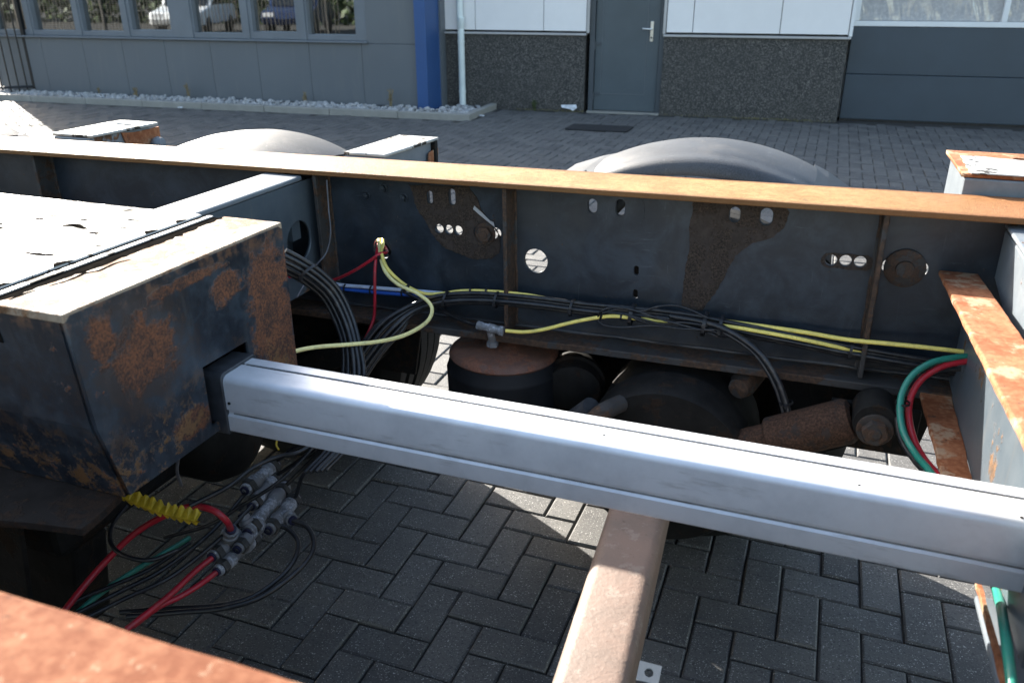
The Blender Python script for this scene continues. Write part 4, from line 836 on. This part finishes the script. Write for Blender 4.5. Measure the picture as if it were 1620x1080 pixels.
d1 = hose(yy([(1060, 500, 1.925), (1120, 511, 1.91), (1165, 530, 1.89), (1205, 562, 1.87), (1232, 605, 1.85), (1248, 655, 1.83), (1258, 705, 1.80), (1262, 760, 1.76)], YB), .0075, 'hose', 'thick black hose arching down in front of the shock absorber')
d2 = hose(yy([(1060, 508, 1.93), (1118, 517, 1.92), (1158, 533, 1.90), (1196, 562, 1.88), (1224, 606, 1.86), (1240, 655, 1.84), (1250, 705, 1.81), (1254, 760, 1.77)], YB), .0055, 'hose', 'thinner black hose arching down behind the thick one')
tie(aty(1244, 637, 1.84), (.3, 0, -1), .014, d1, .005)
G3 = 'thin black cables looped at the ties'
for n_, P in enumerate(([(1130, 522), (1080, 520), (1030, 515), (985, 518), (955, 514), (946, 504), (952, 492), (970, 486), (1000, 490), (1040, 503), (1090, 517), (1140, 527)],
    [(1120, 503), (1090, 489), (1065, 483), (1040, 485), (1015, 492), (980, 489), (955, 495), (949, 506)],
    [(990, 497), (1015, 508), (1040, 513), (1080, 510), (1120, 515), (1142, 514), (1148, 521), (1138, 527), (1118, 524)],
    [(1000, 500), (1050, 514), (1100, 521), (1125, 528), (1140, 534), (1150, 533), (1148, 524), (1135, 519)])):
    hose(yy([(x, y, 1.895+.006*(i % 3)+.003*n_) for i, (x, y) in enumerate(P)], YB), .0028, 'hose', ['thin black cable loop, longest of the loops at the ties', 'thin black cable arching above the yellow hose', 'thin black cable ending in a round curl at the right ties', 'thin black cable curling lowest at the right ties'][n_], G3, 'cable', 8, 'cable')
gr = hose(yy([(1640, 560, 1.89), (1560, 563, 1.86), (1515, 565, 1.84), (1475, 573, 1.82), (1445, 592, 1.80), (1428, 620, 1.78), (1424, 650, 1.75), (1430, 685, 1.70), (1450, 720, 1.64), (1478, 755, 1.55), (1520, 830, 1.42), (1562, 900, 1.30), (1580, 945, 1.20), (1590, 1000, 1.08), (1598, 1060, 1.0), (1606, 1120, .95)], YB), .0072, 'green', 'green hose curving round and passing behind the aluminium bar')
rd = hose(yy([(1640, 565, 1.89), (1570, 567, 1.86), (1530, 571, 1.84), (1490, 580, 1.825), (1458, 600, 1.81), (1441, 628, 1.79), (1438, 660, 1.76), (1446, 695, 1.71), (1462, 725, 1.65), (1488, 758, 1.56), (1540, 840, 1.42), (1590, 930, 1.27), (1610, 1000, 1.15)], YB), .0070, 'red', 'red hose curving beside the green one at the right cross member')
bk = hose(yy([(1620, 575, 1.90), (1530, 582, 1.88), (1470, 592, 1.86), (1436, 612, 1.82), (1422, 640, 1.78), (1420, 670, 1.74), (1428, 700, 1.69), (1448, 730, 1.63), (1475, 762, 1.55), (1520, 840, 1.42)], YB), .0058, 'hose', 'black hose running behind the green hose loop')
tie(aty(1428, 637, 1.77), (0, 0, 1), .0135, gr, .005)
hose(yy([(517, 285, 1.90), (520, 330, 1.89), (523, 370, 1.87), (516, 400, 1.85), (500, 420, 1.80), (485, 445, 1.66), (470, 470, 1.60)], YB), .0022, 'greycable', 'thin grey cable hanging from the top flange corner', None, 'cable', 8, 'cable')

# loose lines at the lower left: connectors with their hoses, hanging below the box
ZC = .42
def cz(x, y, z=ZC): return atz(x, y, z)
cdir = (cz(475, 735)-cz(355, 885)).normalized()
def connector(p, q, r, label, name='hose_connector', collars=2, branch=None, ring=True):
    p = Vector(p); q = Vector(q); L = (q-p).length; c = r = r*1.22
    prof = [(0, 0), (c*.78, 0), (c*.82, L*.03), (c*.82, L*.16), (c*.95, L*.18), (c, L*.2), (c, L*.34), (c*.8, L*.37), (c*.8, L*.62), (c, L*.65), (c, L*.80), (c*.82, L*.83), (c*.82, L*.97), (c*.7, L), (0, L)]
    o = MB().lathe(prof, p, q-p, 18).build(name, MAT['fit'], None, smooth=35); tag(o, label, 'connector', 'grey hose connectors below the box')
    for t in (.12, .88):
        MB().lathe([(c*.8, -.008), (c*1.16, -.008), (c*1.16, .008), (c*.8, .008)], p.lerp(q, t), q-p, 6).build('hex_nut', MAT['darkfit'], o, .001)
    if branch is not None:
        m_ = p.lerp(q, .5); b_ = Vector(branch); l2 = (b_-m_).length
        MB().lathe([(0, 0), (c*.85, 0), (c*.85, l2*.55), (c*1.02, l2*.58), (c*1.02, l2*.72), (c*.85, l2*.75), (c*.85, l2*.97), (0, l2)], m_, b_-m_, 18).build('branch', MAT['fit'], o, smooth=35)
        if ring: MB().lathe([(c*.3, 0), (c*.62, 0), (c*.62, .006), (c*.3, .006)], b_, b_-m_, 14).build('release_ring', MAT['bluering'], o, smooth=35)
    for e, s_ in ((p, -1), (q, 1)):
        MB().lathe([(c*.3, 0), (c*.6, 0), (c*.6, .005), (c*.3, .005)], e, (q-p)*s_, 14).build('release_ring', MAT['bluering'], o, smooth=35)
    return o
connector(cz(388, 775, .47), cz(436, 733, .47), .016, 'topmost grey connector with a small eyelet, nearest the aluminium bar')
connector(cz(398, 800, .45), cz(438, 752, .45), .014, 'grey connector just below the topmost one')
connector(cz(392, 842, .43), cz(452, 768, .43), .016, 'grey connector with dark open port in the middle of the cluster')
connector(cz(425, 838, .41), cz(468, 786, .41), .015, 'grey connector at the right of the cluster with black hose branch', branch=cz(462, 822, .41))
connector(cz(376, 868, .42), cz(420, 820, .42), .014, 'grey connector between the red hose elbow and the black loops', branch=cz(384, 815, .46))
connector(cz(336, 880, .42), cz(384, 836, .42), .016, 'grey elbow connector joining the upright red hose', branch=cz(365, 838, .47))
connector(cz(344, 903, .40), cz(408, 846, .40), .014, 'lowest grey connector ending in a red hose')
hose([cz(365, 836, .475), cz(357, 822, .52), cz(335, 806, .545), cz(300, 801, .545), cz(255, 818, .51), cz(210, 846, .47), cz(165, 890, .43), cz(130, 930, .40), cz(100, 968, .38), cz(60, 1020, .36)], .0075, 'red', 'bright red hose arching over from the elbow connector towards the near beam')
hose([cz(338, 880, .42), cz(310, 902, .415), cz(275, 935, .405), cz(245, 960, .40), cz(200, 995, .39)], .0068, 'red', 'upper of two straight red hoses below the connectors')
hose([cz(346, 902, .40), cz(315, 925, .395), cz(285, 943, .39), cz(250, 960, .39), cz(210, 990, .385)], .0065, 'red', 'lower of two straight red hoses below the connectors')
hose([cz(300, 850, .36), cz(250, 880, .36), cz(200, 910, .36), cz(150, 945, .37), cz(100, 990, .37)], .0065, 'green', 'dark green hose lying among black hoses at lower left')
GB = 'black hoses below the box at lower left'
for n_, (P, l) in enumerate((([(390, 778), (350, 825), (310, 862), (250, 905), (190, 935), (110, 975)], 'black hose from the topmost connector towards the near beam'),
    ([(398, 800), (360, 840), (320, 875), (265, 915), (200, 945), (120, 985)], 'black hose second from the top leaving the connectors'),
    ([(436, 730), (460, 712), (490, 695), (520, 675), (545, 640)], 'black hose climbing from the topmost connector behind the bar'),
    ([(440, 750), (470, 730), (500, 708), (535, 680), (560, 640)], 'black hose climbing from the second connector behind the bar'),
    ([(454, 766), (485, 735), (505, 712), (515, 680), (520, 640)], 'black hose climbing from the middle connector behind the bar'))):
    hose([cz(x, y, .46-.012*i+.01*n_ if n_ < 2 else .46+.05*i+.01*n_) for i, (x, y) in enumerate(P)], .0052, 'hose', l, GB)
hose([cz(462, 822, .41), cz(485, 832, .40), cz(496, 855, .385), cz(490, 880, .375), cz(460, 912, .365), cz(410, 945, .36), cz(350, 962, .355), (cz(280, 968, .35)), cz(200, 975, .35)], .0062, 'hose', 'black hose in a wide outer loop right of the connectors', GB)
hose([cz(430, 828, .41), cz(455, 836, .40), cz(471, 856, .385), cz(466, 884, .375), cz(440, 915, .362), cz(395, 945, .355), cz(340, 958, .35), (cz(270, 962, .345)), cz(190, 968, .345)], .0062, 'hose', 'black hose in the inner loop right of the connectors', GB)
for n_, (P, z0, z1, r_, l) in enumerate((
    ([(500, 700), (470, 716), (440, 722), (400, 740), (360, 770), (300, 800)], .62, .60, .005, 'black hose passing behind the connectors under the box'),
    ([(560, 640), (530, 690), (505, 730), (480, 750), (468, 786)], .70, .43, .005, 'black hose falling into the right connector'),
    ([(520, 660), (500, 700), (470, 735), (430, 770), (380, 800), (330, 830), (260, 850)], .66, .44, .0045, 'slim black hose weaving across the connectors'),
    ([(200, 800), (178, 830), (176, 860), (200, 880), (240, 885), (280, 870)], .50, .46, .005, 'black hose making a small hook in the dark under the box'),
    ([(20, 800), (60, 806), (90, 800), (120, 780), (150, 760)], .45, .60, .0045, 'black hose at the left edge under the box'),
    ([(300, 858), (240, 898), (180, 925), (120, 950), (60, 985)], .40, .37, .005, 'lowest black hose running to the near beam'))):
    hose([cz(x, y, z0+(z1-z0)*i/(len(P)-1)) for i, (x, y) in enumerate(P)], r_, 'hose', l, GB)
# torn yellow plastic wrap
mb = MB(); n_ = 44; a0 = cz(186, 781, .62); a1 = cz(312, 822, .60); ry = random.Random(4); vs_ = []
for i in range(n_+1):
    t = i/n_; p = a0.lerp(a1, t)+Vector((0, 0, -.010*math.sin(t*3.1))); w2 = .011+(.006 if i % 4 in (1, 2) else -.001)+ry.uniform(-.002, .002)
    if abs(t-.55) < .03: w2 *= .45
    vs_ += [p+Vector((0, .012, w2)), p+Vector((0, -.004, 0)), p+Vector((0, .004, -w2)), p+Vector((0, .0155, w2)), p+Vector((0, -.0005, 0)), p+Vector((0, .0075, -w2))]
fs_ = []
for i in range(n_):
    a, b = i*6, (i+1)*6; fs_ += [(a, a+1, b+1, b), (a+1, a+2, b+2, b+1), (a+3, b+3, b+4, a+4), (a+4, b+4, b+5, a+5), (a, b, b+3, a+3), (a+2, a+5, b+5, b+2)]
tag(mb.add(vs_, fs_).build('plastic_wrap', MAT['tapeyellow']), 'torn jagged yellow plastic wrap hanging below the box corner', 'plastic wrap')
t2 = MB().tube([cz(438, 697, .62), cz(437, 704, .615), cz(441, 711, .61)], .0025, 6, 3).build('plastic_tail', MAT['tapeyellow']); tag(t2, 'tiny yellow plastic tail beside the topmost connector', 'plastic tail')

# ------------------------------------------------------------------ across the yard behind the viewer: seen only mirrored in the windows
LEAF = plain('tree_foliage', (.035, .055, .018), .6, 0, .5, 2); BARK = plain('tree_bark', (.09, .07, .05), .85)
WHITE = plain('white_van_paint', (.72, .73, .74), .3); DGL = plain('dark_vehicle_glass', (.01, .012, .014), .08); 
def tree(x, y, h, label, seed):
    rt = random.Random(seed); t = empty('tree', (x, y, 0), label, 'tree', 'trees across the yard')
    mb = MB(); mb.cyl((x, y, -.02), (x+.1, y, h*.5), .16, 10, .09)
    tips = []
    for i in range(9):
        a = i*2.4; z = h*rt.uniform(.25, .5); q = Vector((x+math.cos(a)*h*.24, y+math.sin(a)*h*.24, z+h*rt.uniform(.12, .4))); mb.cyl((x, y, z), q, .05, 6, .02); tips.append(q)
    mb.build('trunk', BARK, t, smooth=60); cr_ = MB()
    for _ in range(2600):
        c = rt.choice(tips)+Vector((rt.gauss(0, 1), rt.gauss(0, 1), rt.gauss(0, .9)))*h*.10; n1 = Vector((rt.gauss(0, 1), rt.gauss(0, 1), rt.gauss(0, 1))).normalized(); e = n1.orthogonal().normalized()*.13; f_ = n1.cross(e).normalized()*.08
        cr_.v += [tuple(c-e), tuple(c-f_), tuple(c+e), tuple(c+f_)]; k0 = len(cr_.v)-4; cr_.f.append((k0, k0+1, k0+2, k0+3))
    me = bpy.data.meshes.new('crown'); me.from_pydata(cr_.v, [], cr_.f); link('crown', me, LEAF, t)
for i, (x, y, h) in enumerate(((-16.5, -19, 6), (-21, -21, 7.5), (-26, -20, 6.5), (-31, -22, 8), (-36, -21, 7), (6.5, -22, 7))): tree(x, y, h, ['leafy tree across the yard mirrored in the rightmost window', 'tall leafy tree across the yard behind the van', 'leafy tree across the yard between two vans', 'tallest tree across the yard', 'leafy tree across the yard farthest left', 'lone leafy tree across the yard mirrored in the workshop gate'][i], i+1)
def car(x, y, label, paint, yaw):
    t = empty('parked_car', (x, y, 0), label, 'car', 'cars parked across the yard'); c_, s_ = math.cos(yaw), math.sin(yaw)
    F_ = lambda a, b, h: Vector((x+a*c_-h*s_, y+a*s_+h*c_, b))
    P = [(-2.1, .35), (2.0, .35), (2.1, .55), (2.05, .78), (1.0, .92), (.35, 1.36), (.1, 1.42), (-1.3, 1.40), (-1.95, .98), (-2.12, .9)]
    MB().prism(P, F_, -.86, .86).build('body', paint, t, .07, seg=3)
    MB().prism([(1.02, .935), (.40, 1.335), (.43, 1.35), (1.06, .945)], F_, -.72, .72).build('windscreen', DGL, t)
    for h in (-.866, .866): MB().prism([(.85, .95), (.25, 1.33), (-1.2, 1.32), (-1.75, .98)], F_, h-.004, h+.004).build('side_window', DGL, t)
    for dx in (-1.3, 1.3):
        for h in (-.78, .78): MB().lathe([(0, -.1), (.2, -.1), (.29, -.09), (.31, -.05), (.31, .05), (.29, .09), (.2, .1), (0, .1)], F_(dx, .31, h), (-s_, c_, 0), 24).build('wheel', MAT['tyre'], t, smooth=40)
    for h in (-.62, .62): MB().prism([(2.06, .60), (2.10, .60), (2.08, .72), (2.02, .74)], F_, h-.16, h+.16).build('headlight', MAT['sill'], t)
car(-19.6, -6.3, 'white car parked nose towards the building across the yard', WHITE, R(75)); car(-16.2, -7.6, 'dark blue car parked nose towards the building across the yard', plain('dark_blue_car_paint', (.01, .02, .06), .25), R(75))
hg = MB(); rt = random.Random(77)
for _ in range(15000):
    c = Vector((rt.uniform(-48, -9), -14+rt.gauss(0, .5), 4.2*rt.random()**.8*(.8+.25*math.sin(rt.random()*9)))); n1 = Vector((rt.gauss(0, 1), rt.gauss(0, 1), rt.gauss(0, 1))).normalized(); e = n1.orthogonal().normalized()*.17; f_ = n1.cross(e).normalized()*.11
    k0 = len(hg.v); hg.v += [tuple(c-e), tuple(c-f_), tuple(c+e), tuple(c+f_)]; hg.f.append((k0, k0+1, k0+2, k0+3))
me = bpy.data.meshes.new('hedge'); me.from_pydata(hg.v, [], hg.f); tag(link('hedge', me, LEAF), 'tall dark green hedge across the yard behind the parked cars', 'hedge')
fb = empty('bar_fence', (-24, -2, 0), 'long bar fence across the yard in front of the parked cars', 'fence'); mb = MB()
for z in (.15, 1.75): mb.box((-40, -2.02, z), (-12, -1.98, z+.04))
mb.build('rail', MAT['fence'], fb)
bme = MB().box((-.011, -.011, .05), (.011, .011, 1.85)).mesh('bar'); bme.materials.append(MAT['fence'])
for i in range(233):
    o = bpy.data.objects.new('bar', bme); col.objects.link(o); o.parent = fb; o.location = (-40+i*.12+24, 0, 0)
for i in range(12): MB().box((-40+i*2.5-.03, -1.975, 0), (-40+i*2.5+.03, -1.915, 1.95)).build('post', MAT['fence'], fb)

# the chassis stands a little nose down: far beam tilted about its middle
c0 = Vector((-.4, 2, 1.15)); web.matrix_basis = Matrix.Translation(c0) @ Matrix.Rotation(-.0115, 4, 'Y') @ Matrix.Translation(-c0)
